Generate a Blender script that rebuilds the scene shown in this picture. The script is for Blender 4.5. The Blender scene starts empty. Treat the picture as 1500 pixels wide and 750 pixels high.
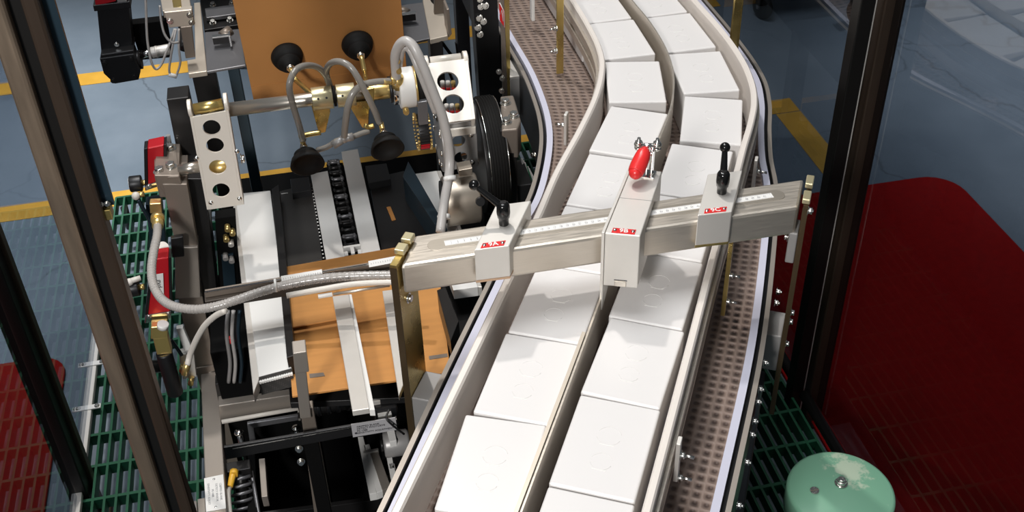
import bpy, bmesh, math, random
from mathutils import Vector, Matrix
random.seed(7)
SC = bpy.context.scene
COL = SC.collection
PI = math.pi
# ------------------------------------------------------------------ camera
F_PX, HC = 1650.0, 2.15
_p, _r = math.radians(37.7), math.radians(1.75)
_n = Vector((math.sin(_r)*math.cos(_p), math.cos(_r)*math.cos(_p), math.sin(_p)))
_X = Vector((11427-750, -900-.0306*(11427-750)-375, F_PX))
_X = (_X - _n*_X.dot(_n)).normalized()
_U = -_n
_Y = _U.cross(_X)
CAM = Vector((0, 0, HC))

def ray(px, py):
    c = Vector((px-750, py-375, F_PX))
    return Vector((_X.dot(c), _Y.dot(c), _U.dot(c)))
def P(px, py, z):
    d = ray(px, py); return CAM + d*((z-HC)/d.z)
def PY(px, py, y):
    d = ray(px, py); return CAM + d*(y/d.y)
def PX(px, py, x):
    d = ray(px, py); return CAM + d*(x/d.x)

cam_data = bpy.data.cameras.new('camera')
cam = bpy.data.objects.new('camera', cam_data); COL.objects.link(cam)
cx = Vector((_X[0], _Y[0], _U[0])); cy = Vector((_X[1], _Y[1], _U[1])); cz = Vector((_X[2], _Y[2], _U[2]))
M = Matrix.Identity(4)
for i in range(3):
    M[i][0] = cx[i]; M[i][1] = -cy[i]; M[i][2] = -cz[i]; M[i][3] = CAM[i]
cam.matrix_world = M
cam_data.sensor_width = 36; cam_data.lens = 36*F_PX/1500
cam_data.clip_start = .02; cam_data.clip_end = 100
SC.camera = cam
SC.view_settings.view_transform = 'Standard'; SC.view_settings.look = 'None'
SC.view_settings.gamma = 1; SC.view_settings.use_curve_mapping = False

# ------------------------------------------------------------------ materials
def srgb(r, g, b):
    f = lambda c: (c/255/12.92) if c <= 10 else (((c/255)+.055)/1.055)**2.4
    return (f(r), f(g), f(b), 1)
def mat(name, col, metal=0, rough=.5, noise=0, nscale=20, stretch=None, bump=0, rnoise=0, alpha=None, trans=0, spec=None, coat=0):
    m = bpy.data.materials.new(name); m.use_nodes = True
    nt = m.node_tree; b = nt.nodes['Principled BSDF']
    b.inputs['Base Color'].default_value = col
    b.inputs['Metallic'].default_value = metal; b.inputs['Roughness'].default_value = rough
    if spec is not None: b.inputs['Specular IOR Level'].default_value = spec
    if coat: b.inputs['Coat Weight'].default_value = coat; b.inputs['Coat Roughness'].default_value = .15
    if alpha is not None: b.inputs['Alpha'].default_value = alpha
    if trans: b.inputs['Transmission Weight'].default_value = trans
    if noise or bump or rnoise:
        tc = nt.nodes.new('ShaderNodeTexCoord'); mp = nt.nodes.new('ShaderNodeMapping')
        nt.links.new(tc.outputs['Object'], mp.inputs['Vector'])
        if stretch: mp.inputs['Scale'].default_value = stretch
        nz = nt.nodes.new('ShaderNodeTexNoise'); nz.inputs['Scale'].default_value = nscale; nz.inputs['Detail'].default_value = 6
        nt.links.new(mp.outputs['Vector'], nz.inputs['Vector'])
        if noise:
            mx = nt.nodes.new('ShaderNodeMix'); mx.data_type = 'RGBA'
            mx.inputs['A'].default_value = tuple(c*(1-noise) for c in col[:3])+(1,)
            mx.inputs['B'].default_value = tuple(min(1, c*(1+noise)) for c in col[:3])+(1,)
            nt.links.new(nz.outputs['Fac'], mx.inputs['Factor']); nt.links.new(mx.outputs['Result'], b.inputs['Base Color'])
        if rnoise:
            mr = nt.nodes.new('ShaderNodeMapRange'); mr.inputs['To Min'].default_value = max(.02, rough-rnoise); mr.inputs['To Max'].default_value = rough+rnoise
            mr.inputs['From Min'].default_value = .3; mr.inputs['From Max'].default_value = .7
            nt.links.new(nz.outputs['Fac'], mr.inputs['Value']); nt.links.new(mr.outputs['Result'], b.inputs['Roughness'])
        if bump:
            bp = nt.nodes.new('ShaderNodeBump'); bp.inputs['Strength'].default_value = bump; bp.inputs['Distance'].default_value = .002
            nt.links.new(nz.outputs['Fac'], bp.inputs['Height']); nt.links.new(bp.outputs['Normal'], b.inputs['Normal'])
    return m

MT = {}
MT['steel'] = mat('brushed_stainless', (.64, .58, .50, 1), .78, .40, .12, 12, (2, 30, 30), .03, .08)
MT['alu'] = mat('satin_aluminium', (.74, .71, .66, 1), .55, .5, .04, 30)
MT['chrome'] = mat('polished_chrome', (.80, .79, .77, 1), 1, .12)
MT['bolt'] = mat('zinc_bolt', (.75, .74, .70, 1), 1, .25)
MT['gold'] = mat('yellow_zinc_plate', (.62, .47, .17, 1), .9, .3, .25, 25, None, .02, .08)
MT['brass'] = mat('brass', (.80, .58, .22, 1), .8, .28)
MT['palegold'] = mat('pale_anodised_gold', (.72, .64, .40, 1), .7, .32, .06, 20)
MT['wheel'] = mat('black_wheel_rubber', (.005, .0045, .004, 1), 0, .7, 0, 20, None, 0, 0, None, 0, .2)
MT['frame'] = mat('taupe_machine_steel', (.25, .21, .175, 1), .45, .45, .12, 10)
MT['frame_lt'] = mat('light_taupe_steel', (.36, .32, .28, 1), .5, .42, .1, 10)
MT['greysteel'] = mat('grey_plate_steel', (.20, .20, .21, 1), .6, .42, .08, 10)
MT['beige'] = mat('beige_bracket_metal', (.62, .55, .46, 1), .5, .42, .06, 15)
MT['black'] = mat('black_paint', (.008, .008, .009, 1), 0, .42)
MT['blackgloss'] = mat('black_gloss_plastic', (.006, .006, .006, 1), 0, .16)
MT['blackmetal'] = mat('blackened_steel', (.022, .021, .021, 1), .4, .38, .2, 18)
MT['rubber'] = mat('black_rubber', (.006, .0055, .005, 1), 0, .7, 0, 20, None, 0, 0, None, 0, .25)
MT['satin'] = mat('satin_ground_shaft', (.62, .57, .50, 1), .9, .30)
MT['darkbrown'] = mat('dark_brown_painted_bar', (.055, .043, .033, 1), .2, .5, .1, 12)
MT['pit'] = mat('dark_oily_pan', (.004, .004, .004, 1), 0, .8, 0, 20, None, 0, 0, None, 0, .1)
MT['gold_shaded'] = mat('yellow_zinc_plate_shaded', (.11, .075, .04, 1), .6, .4, .2, 20)  # yellow zinc with shade and dark reflection put into its colour
MT['white'] = mat('white_plastic', (.78, .77, .74, 1), 0, .4, .03, 10)
MT['whitearm'] = mat('cream_painted_arm', (.80, .75, .67, 1), .1, .4, .03, 14)
MT['uhmw'] = mat('grey_guide_plastic', (.78, .72, .66, 1), .05, .36, .04, 12)
MT['strip'] = mat('lilac_wear_strip', (.56, .56, .66, 1), 0, .35)
MT['red'] = mat('red_anodised', (.52, .012, .02, 1), .2, .35, .12, 20)
MT['redlabel'] = mat('red_engraved_label', (.70, .02, .02, 1), 0, .4)
MT['redgrip'] = mat('red_vinyl_grip', (.75, .03, .03, 1), 0, .3, .05, 30)
MT['paper'] = mat('white_label', (.80, .79, .76, 1), 0, .55)
MT['greylabel'] = mat('grey_engraved_plate', (.46, .45, .46, 1), .1, .45)
MT['ink'] = mat('dark_ink', (.03, .03, .035, 1), 0, .6)
MT['inkgrey'] = mat('grey_ink', (.35, .35, .36, 1), 0, .6)
MT['carton'] = mat('white_coated_board', (.745, .725, .71, 1), 0, .30, .012, 6, None, .015)
MT['cardboard_lit'] = mat('brown_corrugated_board_lit', (.52, .235, .062, 1), 0, .62, .14, 9, (1, 10, 1), .04)  # same board, colour brightened to make up for the shadow on the bed
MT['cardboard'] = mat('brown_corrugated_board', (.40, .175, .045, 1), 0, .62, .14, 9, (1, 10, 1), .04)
MT['clear'] = mat('clear_hose', (.46, .43, .40, 1), 0, .2, .06, 60, (40, 40, 40), 0, 0, .8, 0, None, .3)
MT['greyhose'] = mat('grey_hose', (.44, .42, .40, 1), 0, .3, .05, 50)
MT['cuphose'] = mat('smoky_hose', (.30, .28, .25, 1), 0, .22, .08, 60, None, 0, 0, .85, 0, None, .3)
MT['whitehose'] = mat('white_hose', (.66, .62, .56, 1), 0, .4)
MT['greygrey'] = mat('grey_casting', (.36, .35, .34, 1), .3, .4, .05, 20)
MT['green'] = mat('green_grating', (.004, .085, .036, 1), 0, .55, .3, 40)
MT['guard'] = mat('aged_guard_steel', (.31, .235, .17, 1), .75, .4, .22, 14, (6, 6, .7), .03, .1)
MT['guard_dk'] = mat('dark_guard_steel', (.07, .048, .034, 1), .6, .42, .2, 14, (6, 6, .7))
MT['guard_bk'] = mat('black_guard_steel', (.012, .011, .010, 1), .4, .4)
MT['yellowconn'] = mat('yellow_plastic', (.75, .42, .04, 1), 0, .4)
MT['perf'] = mat('perforated_black_belt', (.025, .024, .024, 1), 0, .45)
MT['satin_drum'] = mat('tan_motor_casing', (.40, .35, .29, 1), .7, .4, .05, 14)
MT['blueflag'] = mat('blue_black_guard_sheet', (.024, .045, .062, 1), .4, .28)
MT['copper'] = mat('bronze_pad', (.60, .40, .26, 1), .5, .4, .1, 30)

# perforated black belting: a grid of fine pale holes
def perf_nodes(m):
    nt = m.node_tree; b = nt.nodes['Principled BSDF']
    tc = nt.nodes.new('ShaderNodeTexCoord'); v = nt.nodes.new('ShaderNodeTexVoronoi')
    v.inputs['Scale'].default_value = 320; v.inputs['Randomness'].default_value = 0
    nt.links.new(tc.outputs['Object'], v.inputs['Vector'])
    r = nt.nodes.new('ShaderNodeValToRGB'); r.color_ramp.elements[0].position = .22; r.color_ramp.elements[1].position = .3
    r.color_ramp.elements[0].color = (.10, .09, .085, 1); r.color_ramp.elements[1].color = (.04, .038, .036, 1)
    nt.links.new(v.outputs['Distance'], r.inputs['Fac']); nt.links.new(r.outputs['Color'], b.inputs['Base Color'])
perf_nodes(MT['perf'])

# ------------------------------------------------------------------ mesh builder
class MB:
    def __init__(s): s.bm = bmesh.new()
    def _merge(s, b2, mi=0, smooth=False):
        for f in b2.faces: f.material_index = mi; f.smooth = smooth
        me = bpy.data.meshes.new('tmp'); b2.to_mesh(me); b2.free()
        s.bm.from_mesh(me); bpy.data.meshes.remove(me)
    def hexa(s, v8, bv=0, mi=0, seg=2):
        b = bmesh.new(); v = [b.verts.new(p) for p in v8]
        for q in ((0,3,2,1),(4,5,6,7),(0,1,5,4),(1,2,6,5),(2,3,7,6),(3,0,4,7)): b.faces.new([v[i] for i in q])
        bmesh.ops.recalc_face_normals(b, faces=b.faces)
        if bv: bmesh.ops.bevel(b, geom=list(b.edges), offset=bv, segments=seg, profile=.5, affect='EDGES')
        s._merge(b, mi)
        return s
    def box(s, x0, x1, y0, y1, z0, z1, bv=0, mi=0, seg=2):
        return s.hexa([(x0,y0,z0),(x1,y0,z0),(x1,y1,z0),(x0,y1,z0),(x0,y0,z1),(x1,y0,z1),(x1,y1,z1),(x0,y1,z1)], bv, mi, seg)
    def obox(s, c, size, head=0, bv=0, mi=0, rot=None, seg=2):
        R = rot if rot is not None else Matrix.Rotation(head, 3, 'Z')
        h = [v/2 for v in size]; c = Vector(c)
        q = [(-1,-1,-1),(1,-1,-1),(1,1,-1),(-1,1,-1),(-1,-1,1),(1,-1,1),(1,1,1),(-1,1,1)]
        return s.hexa([c + R @ Vector((a*h[0], b*h[1], d*h[2])) for a, b, d in q], bv, mi, seg)
    def prism(s, pts, vec, bv=0, mi=0):
        b = bmesh.new(); vec = Vector(vec)
        A = [b.verts.new(Vector(p)) for p in pts]; B = [b.verts.new(Vector(p)+vec) for p in pts]
        n = len(A); b.faces.new(A); b.faces.new(B[::-1])
        for i in range(n): b.faces.new([A[i], B[i], B[(i+1) % n], A[(i+1) % n]])
        bmesh.ops.recalc_face_normals(b, faces=b.faces)
        if bv: bmesh.ops.bevel(b, geom=list(b.edges), offset=bv, segments=2, profile=.5, affect='EDGES')
        s._merge(b, mi); return s
    def cyl(s, p0, p1, r, r2=None, seg=24, mi=0, bv=0):
        p0, p1 = Vector(p0), Vector(p1); d = p1-p0; L = d.length
        b = bmesh.new()
        bmesh.ops.create_cone(b, cap_ends=True, segments=seg, radius1=r, radius2=r if r2 is None else r2, depth=L)
        if bv:
            e = [e for e in b.edges if abs(e.verts[0].co.z-e.verts[1].co.z) < 1e-6]
            bmesh.ops.bevel(b, geom=e, offset=bv, segments=2, profile=.5, affect='EDGES')
        q = Vector((0,0,1)).rotation_difference(d.normalized())
        bmesh.ops.transform(b, matrix=Matrix.Translation((p0+p1)/2) @ q.to_matrix().to_4x4(), verts=b.verts)
        for f in b.faces: f.smooth = len(f.verts) == 4
        me = bpy.data.meshes.new('tmp')
        for f in b.faces: f.material_index = mi
        b.to_mesh(me); b.free(); s.bm.from_mesh(me); bpy.data.meshes.remove(me); return s
    def lathe(s, prof, p, d=(0,0,1), seg=28, mi=0):
        b = bmesh.new(); rings = []
        for r, z in prof:
            if r < 1e-6: rings.append([b.verts.new((0,0,z))])
            else: rings.append([b.verts.new((r*math.cos(2*PI*k/seg), r*math.sin(2*PI*k/seg), z)) for k in range(seg)])
        for a, c in zip(rings, rings[1:]):
            for k in range(seg):
                k2 = (k+1) % seg
                if len(a) == 1 and len(c) == 1: continue
                if len(a) == 1: b.faces.new([a[0], c[k], c[k2]])
                elif len(c) == 1: b.faces.new([a[k], a[k2], c[0]])
                else: b.faces.new([a[k], a[k2], c[k2], c[k]])
        bmesh.ops.recalc_face_normals(b, faces=b.faces)
        q = Vector((0,0,1)).rotation_difference(Vector(d).normalized())
        bmesh.ops.transform(b, matrix=Matrix.Translation(Vector(p)) @ q.to_matrix().to_4x4(), verts=b.verts)
        s._merge(b, mi, True); return s
    def ball(s, p, r, mi=0):
        return s.lathe([(r*math.sin(PI*k/12), -r*math.cos(PI*k/12)) for k in range(13)], p, (0,0,1), 20, mi)
    def sweep(s, path, prof, mi=0, closed=True, smooth=False, up=Vector((0,0,1)), caps=True, uv=False):
        """prof: (side, up) offsets; side = right of travel"""
        b = bmesh.new(); path = [Vector(p) for p in path]; rings = []; n = len(path)
        dist = [0]
        for i in range(1, n): dist.append(dist[-1]+(path[i]-path[i-1]).length)
        for i, p in enumerate(path):
            t = (path[min(i+1, n-1)]-path[max(i-1, 0)]).normalized()
            side = t.cross(up).normalized(); u2 = side.cross(t)
            rings.append([b.verts.new(p+side*a+u2*c) for a, c in prof])
        m = len(prof); uvl = b.loops.layers.uv.new('UVMap') if uv else None
        for i in range(n-1):
            for k in range(m if closed else m-1):
                f = b.faces.new([rings[i][k], rings[i][(k+1) % m], rings[i+1][(k+1) % m], rings[i+1][k]])
                if uv:
                    for l, (ii, kk) in zip(f.loops, ((i,k),(i,(k+1)%m),(i+1,(k+1)%m),(i+1,k))):
                        l[uvl].uv = (prof[kk][0], dist[ii])
        if closed and caps: b.faces.new(rings[0][::-1]); b.faces.new(rings[-1])
        bmesh.ops.recalc_face_normals(b, faces=b.faces)
        s._merge(b, mi, smooth); return s
    def tube(s, pts, r, seg=12, mi=0, sub=8, smoothpath=True):
        path = catmull(pts, sub) if smoothpath else [Vector(p) for p in pts]
        b = bmesh.new(); n = len(path); rings = []
        t0 = (path[1]-path[0]).normalized()
        nrm = t0.orthogonal().normalized()
        for i, p in enumerate(path):
            t = (path[min(i+1, n-1)]-path[max(i-1, 0)]).normalized()
            nrm = (nrm - t*nrm.dot(t)).normalized(); bi = t.cross(nrm)
            rr = r(i/(n-1)) if callable(r) else r
            rings.append([b.verts.new(p+(nrm*math.cos(2*PI*k/seg)+bi*math.sin(2*PI*k/seg))*rr) for k in range(seg)])
        for i in range(n-1):
            for k in range(seg): b.faces.new([rings[i][k], rings[i][(k+1) % seg], rings[i+1][(k+1) % seg], rings[i+1][k]])
        b.faces.new(rings[0][::-1]); b.faces.new(rings[-1])
        bmesh.ops.recalc_face_normals(b, faces=b.faces)
        s._merge(b, mi, True); return s
    def hexbolt(s, p, d, r=.006, h=.005, washer=True, stud=0, mi=0):
        p = Vector(p); d = Vector(d).normalized()
        if washer: s.cyl(p, p+d*.0012, r*1.35, seg=18, mi=mi)
        s.cyl(p+d*.001, p+d*(.001+h), r, seg=6, mi=mi, bv=r*.08)
        if stud: s.cyl(p+d*h, p+d*(h+stud), r*.45, seg=10, mi=mi)
        return s
    def holed(s, outer, holes, vec, frame, mi=0, seg=24):
        """plate with round holes; outer 2D loop, holes (x,y,r); frame = (origin, ex, ey), extruded by vec"""
        b = bmesh.new(); o, ex, ey = [Vector(v) for v in frame]; edges = []
        loops = [outer]+[[(hx+hr*math.cos(2*PI*k/seg), hy+hr*math.sin(2*PI*k/seg)) for k in range(seg)] for hx, hy, hr in holes]
        for lp in loops:
            vs = [b.verts.new(o+ex*a+ey*c) for a, c in lp]
            edges += [b.edges.new((vs[i], vs[(i+1) % len(vs)])) for i in range(len(vs))]
        bmesh.ops.triangle_fill(b, use_beauty=True, use_dissolve=False, edges=edges)
        r = bmesh.ops.extrude_face_region(b, geom=list(b.faces))
        bmesh.ops.translate(b, vec=Vector(vec), verts=[v for v in r['geom'] if isinstance(v, bmesh.types.BMVert)])
        bmesh.ops.recalc_face_normals(b, faces=b.faces)
        s._merge(b, mi); return s
    def build(s, name, mats, parent=None, loc=None):
        me = bpy.data.meshes.new(name)
        if parent is not None and parent.get('_o') is not None: o0 = Vector(parent['_o'])
        elif parent is not None: o0 = Vector((0,0,0))
        else: o0 = Vector(loc) if loc is not None else Vector((0,0,0))
        if o0.length > 0: bmesh.ops.translate(s.bm, verts=s.bm.verts, vec=-o0)
        s.bm.to_mesh(me); s.bm.free()
        for m in (mats if isinstance(mats, (list, tuple)) else [mats]): me.materials.append(MT[m] if isinstance(m, str) else m)
        ob = bpy.data.objects.new(name, me); COL.objects.link(ob)
        if parent is not None:
            ob.parent = parent
            if parent.get('_o') is not None: ob['_o'] = [0.0, 0.0, 0.0] if False else parent['_o']
        else:
            ob.location = o0; ob['_o'] = list(o0)
        return ob

def catmull(pts, sub=8):
    pts = [Vector(p) for p in pts]
    if len(pts) < 3: return pts
    q = [pts[0]*2-pts[1]]+pts+[pts[-1]*2-pts[-2]]; out = []
    for i in range(1, len(q)-2):
        a, b, c, d = q[i-1:i+3]
        for k in range(sub):
            t = k/sub
            out.append(.5*((2*b)+(c-a)*t+(2*a-5*b+4*c-d)*t*t+(3*b-a-3*c+d)*t**3))
    out.append(pts[-1]); return out

def tag(o, label=None, cat=None, group=None, kind=None):
    if label: o['label'] = label
    if cat: o['category'] = cat
    if group: o['group'] = group
    if kind: o['kind'] = kind
    return o
def thing(name, label, cat, loc, group=None):
    o = bpy.data.objects.new(name, None); COL.objects.link(o); o.empty_display_size = .03
    o.location = loc; o['_o'] = list(loc)
    return tag(o, label, cat, group)
def copy_tree(o, parent=None):
    c = o.copy(); COL.objects.link(c); c.parent = parent
    for ch in [x for x in o.children]: copy_tree(ch, c)
    return c
def yslab(pxs, y, depth, name, m, parent=None, bv=.0015):
    """plate in a plane y = const with the given outline, thickness depth backwards"""
    return MB().prism([PY(a, b, y) for a, b in pxs], (0, depth, 0), bv).build(name, m, parent)
def zslab(pxs, z, th, name, m, parent=None, bv=.0015):
    return MB().prism([P(a, b, z) for a, b in pxs], (0, 0, -th), bv).build(name, m, parent)

def lettering(text, size, origin, ex, ey, m, parent, name='lettering', off=.0004, spacing=1.0, align='CENTER', bold=0.0):
    """flat raised text as a mesh; ex = reading direction, ey = up direction of the letters"""
    cu = bpy.data.curves.new('txt', 'FONT'); cu.body = text; cu.size = size; cu.align_x = align; cu.align_y = 'CENTER'
    cu.extrude = .00015; cu.offset = bold; cu.resolution_u = 2; cu.space_line = spacing
    tmp = bpy.data.objects.new('txt', cu); COL.objects.link(tmp)
    dg = bpy.context.evaluated_depsgraph_get(); dg.update()
    me = bpy.data.meshes.new_from_object(tmp.evaluated_get(dg))
    bpy.data.objects.remove(tmp); bpy.data.curves.remove(cu)
    ex = Vector(ex).normalized(); ey = Vector(ey); ey = (ey-ex*ey.dot(ex)).normalized(); ez = ex.cross(ey)
    o0 = Vector(parent['_o']) if parent is not None and parent.get('_o') is not None else Vector((0,0,0))
    T = Matrix.Identity(4)
    for i in range(3):
        T[i][0] = ex[i]; T[i][1] = ey[i]; T[i][2] = ez[i]; T[i][3] = (Vector(origin)+ez*off-o0)[i]
    me.transform(T); me.materials.clear(); me.materials.append(MT[m])
    ob = bpy.data.objects.new(name, me); COL.objects.link(ob)
    if parent is not None: ob.parent = parent
    return ob
# ================================================================== FLOOR AND MARKINGS
def floor_material():
    m = bpy.data.materials.new('blue_epoxy_floor'); m.use_nodes = True
    nt = m.node_tree; b = nt.nodes['Principled BSDF']; L = nt.links.new
    tc = nt.nodes.new('ShaderNodeTexCoord')
    n1 = nt.nodes.new('ShaderNodeTexNoise'); n1.inputs['Scale'].default_value = 1.3; n1.inputs['Detail'].default_value = 8; n1.inputs['Roughness'].default_value = .65
    L(tc.outputs['Object'], n1.inputs['Vector'])
    r = nt.nodes.new('ShaderNodeValToRGB')
    r.color_ramp.elements[0].position = .3; r.color_ramp.elements[1].position = .72
    r.color_ramp.elements[0].color = (.12, .155, .19, 1); r.color_ramp.elements[1].color = (.20, .24, .28, 1)
    L(n1.outputs['Fac'], r.inputs['Fac'])
    # hairline cracks and scuffs
    v = nt.nodes.new('ShaderNodeTexVoronoi'); v.feature = 'DISTANCE_TO_EDGE'; v.inputs['Scale'].default_value = 1.1
    n2 = nt.nodes.new('ShaderNodeTexNoise'); n2.inputs['Scale'].default_value = 3; n2.inputs['Detail'].default_value = 5
    L(tc.outputs['Object'], n2.inputs['Vector'])
    mx = nt.nodes.new('ShaderNodeMix'); mx.data_type = 'RGBA'; mx.inputs['Factor'].default_value = .25
    L(tc.outputs['Object'], mx.inputs['A']); L(n2.outputs['Color'], mx.inputs['B']); L(mx.outputs['Result'], v.inputs['Vector'])
    cr = nt.nodes.new('ShaderNodeMapRange'); cr.inputs['From Max'].default_value = .006; cr.inputs['To Min'].default_value = .62; cr.inputs['To Max'].default_value = 1
    L(v.outputs['Distance'], cr.inputs['Value'])
    mul = nt.nodes.new('ShaderNodeMix'); mul.data_type = 'RGBA'; mul.blend_type = 'MULTIPLY'; mul.inputs['Factor'].default_value = 1
    L(r.outputs['Color'], mul.inputs['A']); L(cr.outputs['Result'], mul.inputs['B']); L(mul.outputs['Result'], b.inputs['Base Color'])
    rr = nt.nodes.new('ShaderNodeMapRange'); rr.inputs['To Min'].default_value = .28; rr.inputs['To Max'].default_value = .5
    L(n1.outputs['Fac'], rr.inputs['Value']); L(rr.outputs['Result'], b.inputs['Roughness'])
    bp = nt.nodes.new('ShaderNodeBump'); bp.inputs['Strength'].default_value = .05; bp.inputs['Distance'].default_value = .002
    L(n2.outputs['Fac'], bp.inputs['Height']); L(bp.outputs['Normal'], b.inputs['Normal'])
    return m
MT['floor'] = floor_material()
tag(MB().box(-7, 9, -3, 13, -.1, 0).build('floor', 'floor'), kind='structure')

MT['yellow'] = mat('yellow_floor_paint', (.62, .33, .035, 1), 0, .42, .22, 14, None, 0, .06)
tag(MB().prism([(-4, 3.29, 0), (1.75, 3.335, 0), (1.75, 3.43, 0), (-4, 3.375, 0)], (0,0,.0015)).build('floor_tape', 'yellow'),
    'straight yellow floor line along the far edge of the green grating', 'floor line', 'yellow floor lines')
tag(MB().prism([(1.655, 2.3, 0), (1.75, 2.3, 0), (1.75, 3.33, 0), (1.655, 3.33, 0)], (0,0,.0016)).build('floor_tape', 'yellow'),
    'yellow floor line running from the corner beside the conveyor down to the red mat', 'floor line', 'yellow floor lines')
tag(MB().prism([(-4, 4.18, 0), (1.78, 4.245, 0), (1.78, 4.345, 0), (-4, 4.28, 0)], (0,0,.0015)).build('floor_tape', 'yellow'),
    'yellow floor line farthest back, passing behind the black motor', 'floor line', 'yellow floor lines')

# ------------------------------------------------------------------ red mats
MT['mat'] = mat('red_rubber_mat', (.30, .003, .003, 1), 0, .85, .25, 60, None, .15, 0, None, 0, .15)
def rounded(x0, x1, y0, y1, r, z=0):
    pts = []
    for cx_, cy_, a0 in ((x1-r, y1-r, 0), (x0+r, y1-r, 90), (x0+r, y0+r, 180), (x1-r, y0+r, 270)):
        for k in range(7):
            a = math.radians(a0+15*k); pts.append((cx_+r*math.cos(a), cy_+r*math.sin(a), z))
    return pts
tag(MB().prism(rounded(1.135, 2.06, .35, 2.815, .11), (0,0,.009), .002).build('floor_mat', 'mat'),
    'large dark red floor mat with a rounded corner, right of the black guard posts', 'mat', 'red floor mats')
tag(MB().prism(rounded(-2.4, -.79, .6, 2.58, .08), (0,0,.009), .002).build('floor_mat', 'mat'),
    'red floor mat seen through the left guard panel beside the green grating', 'mat', 'red floor mats')

# ------------------------------------------------------------------ green open grating (platform round the machine)
g = MB()
GX0, GX1, GY0, GY1, GZ = -.672, 1.07, .45, 3.20, .11
x = GX0
while x <= GX1+1e-6:
    if not -.30 < x < .62: g.box(x-.0030, x+.0030, GY0, GY1, GZ-.034, GZ)
    x += .0268
y = GY1
while y >= GY0:
    g.box(GX0, -.28, y-.0042, y+.0042, GZ-.032, GZ-.0008); g.box(.615, GX1, y-.0042, y+.0042, GZ-.032, GZ-.0008); y -= .107
gr = thing('floor_grating', 'green moulded open-cell grating platform under and around the machine', 'grating', (0,1.9,0))
g.build('grid', 'green', gr)
for px_, py_ in ((-.652,.6),(1.05,.6),(-.652,3.18),(1.05,3.18),(-.29,3.18),(.63,3.18),(-.652,1.9),(1.05,1.9),(.63,.6),(-.29,.6)):
    MB().cyl((px_,py_,0), (px_,py_,GZ-.03), .012).build('foot', 'black', gr)

# ------------------------------------------------------------------ guarding
def panel_material(name, tint, refl=1.0):
    m = bpy.data.materials.new(name); m.use_nodes = True; nt = m.node_tree
    for n in list(nt.nodes): nt.nodes.remove(n)
    o = nt.nodes.new('ShaderNodeOutputMaterial'); mx = nt.nodes.new('ShaderNodeMixShader')
    t = nt.nodes.new('ShaderNodeBsdfTransparent'); t.inputs['Color'].default_value = tint
    gl = nt.nodes.new('ShaderNodeBsdfGlossy'); gl.inputs['Roughness'].default_value = .015
    f = nt.nodes.new('ShaderNodeFresnel'); f.inputs['IOR'].default_value = 1.9
    ge = nt.nodes.new('ShaderNodeNewGeometry'); iv = nt.nodes.new('ShaderNodeMath'); iv.operation = 'SUBTRACT'; iv.inputs[0].default_value = 1
    ml = nt.nodes.new('ShaderNodeMath'); ml.operation = 'MULTIPLY'   # only the outer surface of the sheet mirrors
    nt.links.new(ge.outputs['Backfacing'], iv.inputs[1]); nt.links.new(iv.outputs[0], ml.inputs[0]); nt.links.new(f.outputs['Fac'], ml.inputs[1]); nt.links.new(ml.outputs[0], mx.inputs['Fac']); nt.links.new(t.outputs['BSDF'], mx.inputs[1]); nt.links.new(gl.outputs['BSDF'], mx.inputs[2])
    nt.links.new(mx.outputs['Shader'], o.inputs['Surface']); return m
MT['panel'] = panel_material('smoked_guard_sheet', (.66, .69, .73, 1))

GL, GR = -.678, 1.14      # the planes of the two side guards
# left guard: two sheets, mullion post, bottom rail with clips
lg = thing('safety_screen', 'smoked clear guard sheet at the left edge of the grating, with a steel bottom rail', 'guard panel', (GL,2.0,0), 'smoked guard sheets')
YD = PX(73, 600, GL).y
MB().box(GL-.003, GL+.003, YD+.045, 2.85, .13, 1.95).build('sheet', 'panel', lg)
rail = MB().box(GL-.012, GL+.012, 1.0, 2.85, .112, .128, .002).build('bottom_rail', 'alu', lg)
for yy in (PX(145,648,GL).y, PX(145,563,GL).y):
    c = MB().box(GL-.035, GL+.035, yy-.008, yy+.008, .1275, .1315, .001).build('clip', 'white', lg)
    for s_ in (-1, 1): MB().hexbolt((GL+s_*.026, yy, .1312), (0,0,1), .005, .004).build('bolt', 'bolt', c)
lg2 = thing('safety_screen', 'smoked clear guard sheet nearest the camera at far left, before the thin dark post', 'guard panel', (GL,1.5,0), 'smoked guard sheets')
MB().box(GL-.003, GL+.003, 1.0, YD-.05, .13, 1.95).build('sheet', 'panel', lg2)
dp = thing('guard_post', 'thin dark steel guard post at far left between two smoked sheets', 'guard post', (GL,YD,0), 'guard posts')
MB().box(GL-.022, GL+.022, YD-.035, YD+.01, 0, 2.0, .003).build('tube', 'guard_bk', dp)
MB().box(GL-.018, GL+.030, YD+.01, YD+.036, 0, 2.0, .002).build('glazing_angle', 'guard_dk', dp)
MB().box(GL-.05, GL+.05, YD-.06, YD+.05, 0, .008, .001).build('base_plate', 'guard_dk', dp)

# big post in the left foreground
def post_x(px, py, y): return PY(px, py, y).x
yp = 1.163
a0 = post_x(176, 600, yp); a1 = post_x(199, 600, yp); a2 = post_x(215, 600, yp); a3 = post_x(236, 600, yp)
a0t = post_x(4, 100, yp); a3t = post_x(84, 100, yp)
fp = thing('guard_post', 'large worn brown steel guard post leaning through the left foreground', 'guard post', (a1,yp,0), 'guard posts')
MB().box(a0-.004, a1, yp, yp+.03, 0, 2.4, .006, 0, 3).build('square_tube', 'guard', fp)
MB().box(a1, a2+.001, yp+.012, yp+.04, 0, 2.4).build('rubber_channel', 'guard_bk', fp)
MB().box(a2, a3, yp+.004, yp+.034, 0, 2.4, .004).build('hinge_tube', 'guard_dk', fp)
MB().box(a0-.03, a3+.03, yp-.02, yp+.07, 0, .01, .001).build('base_plate', 'guard_dk', fp)
z0 = PY(147, 296, yp+.03).z
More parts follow.
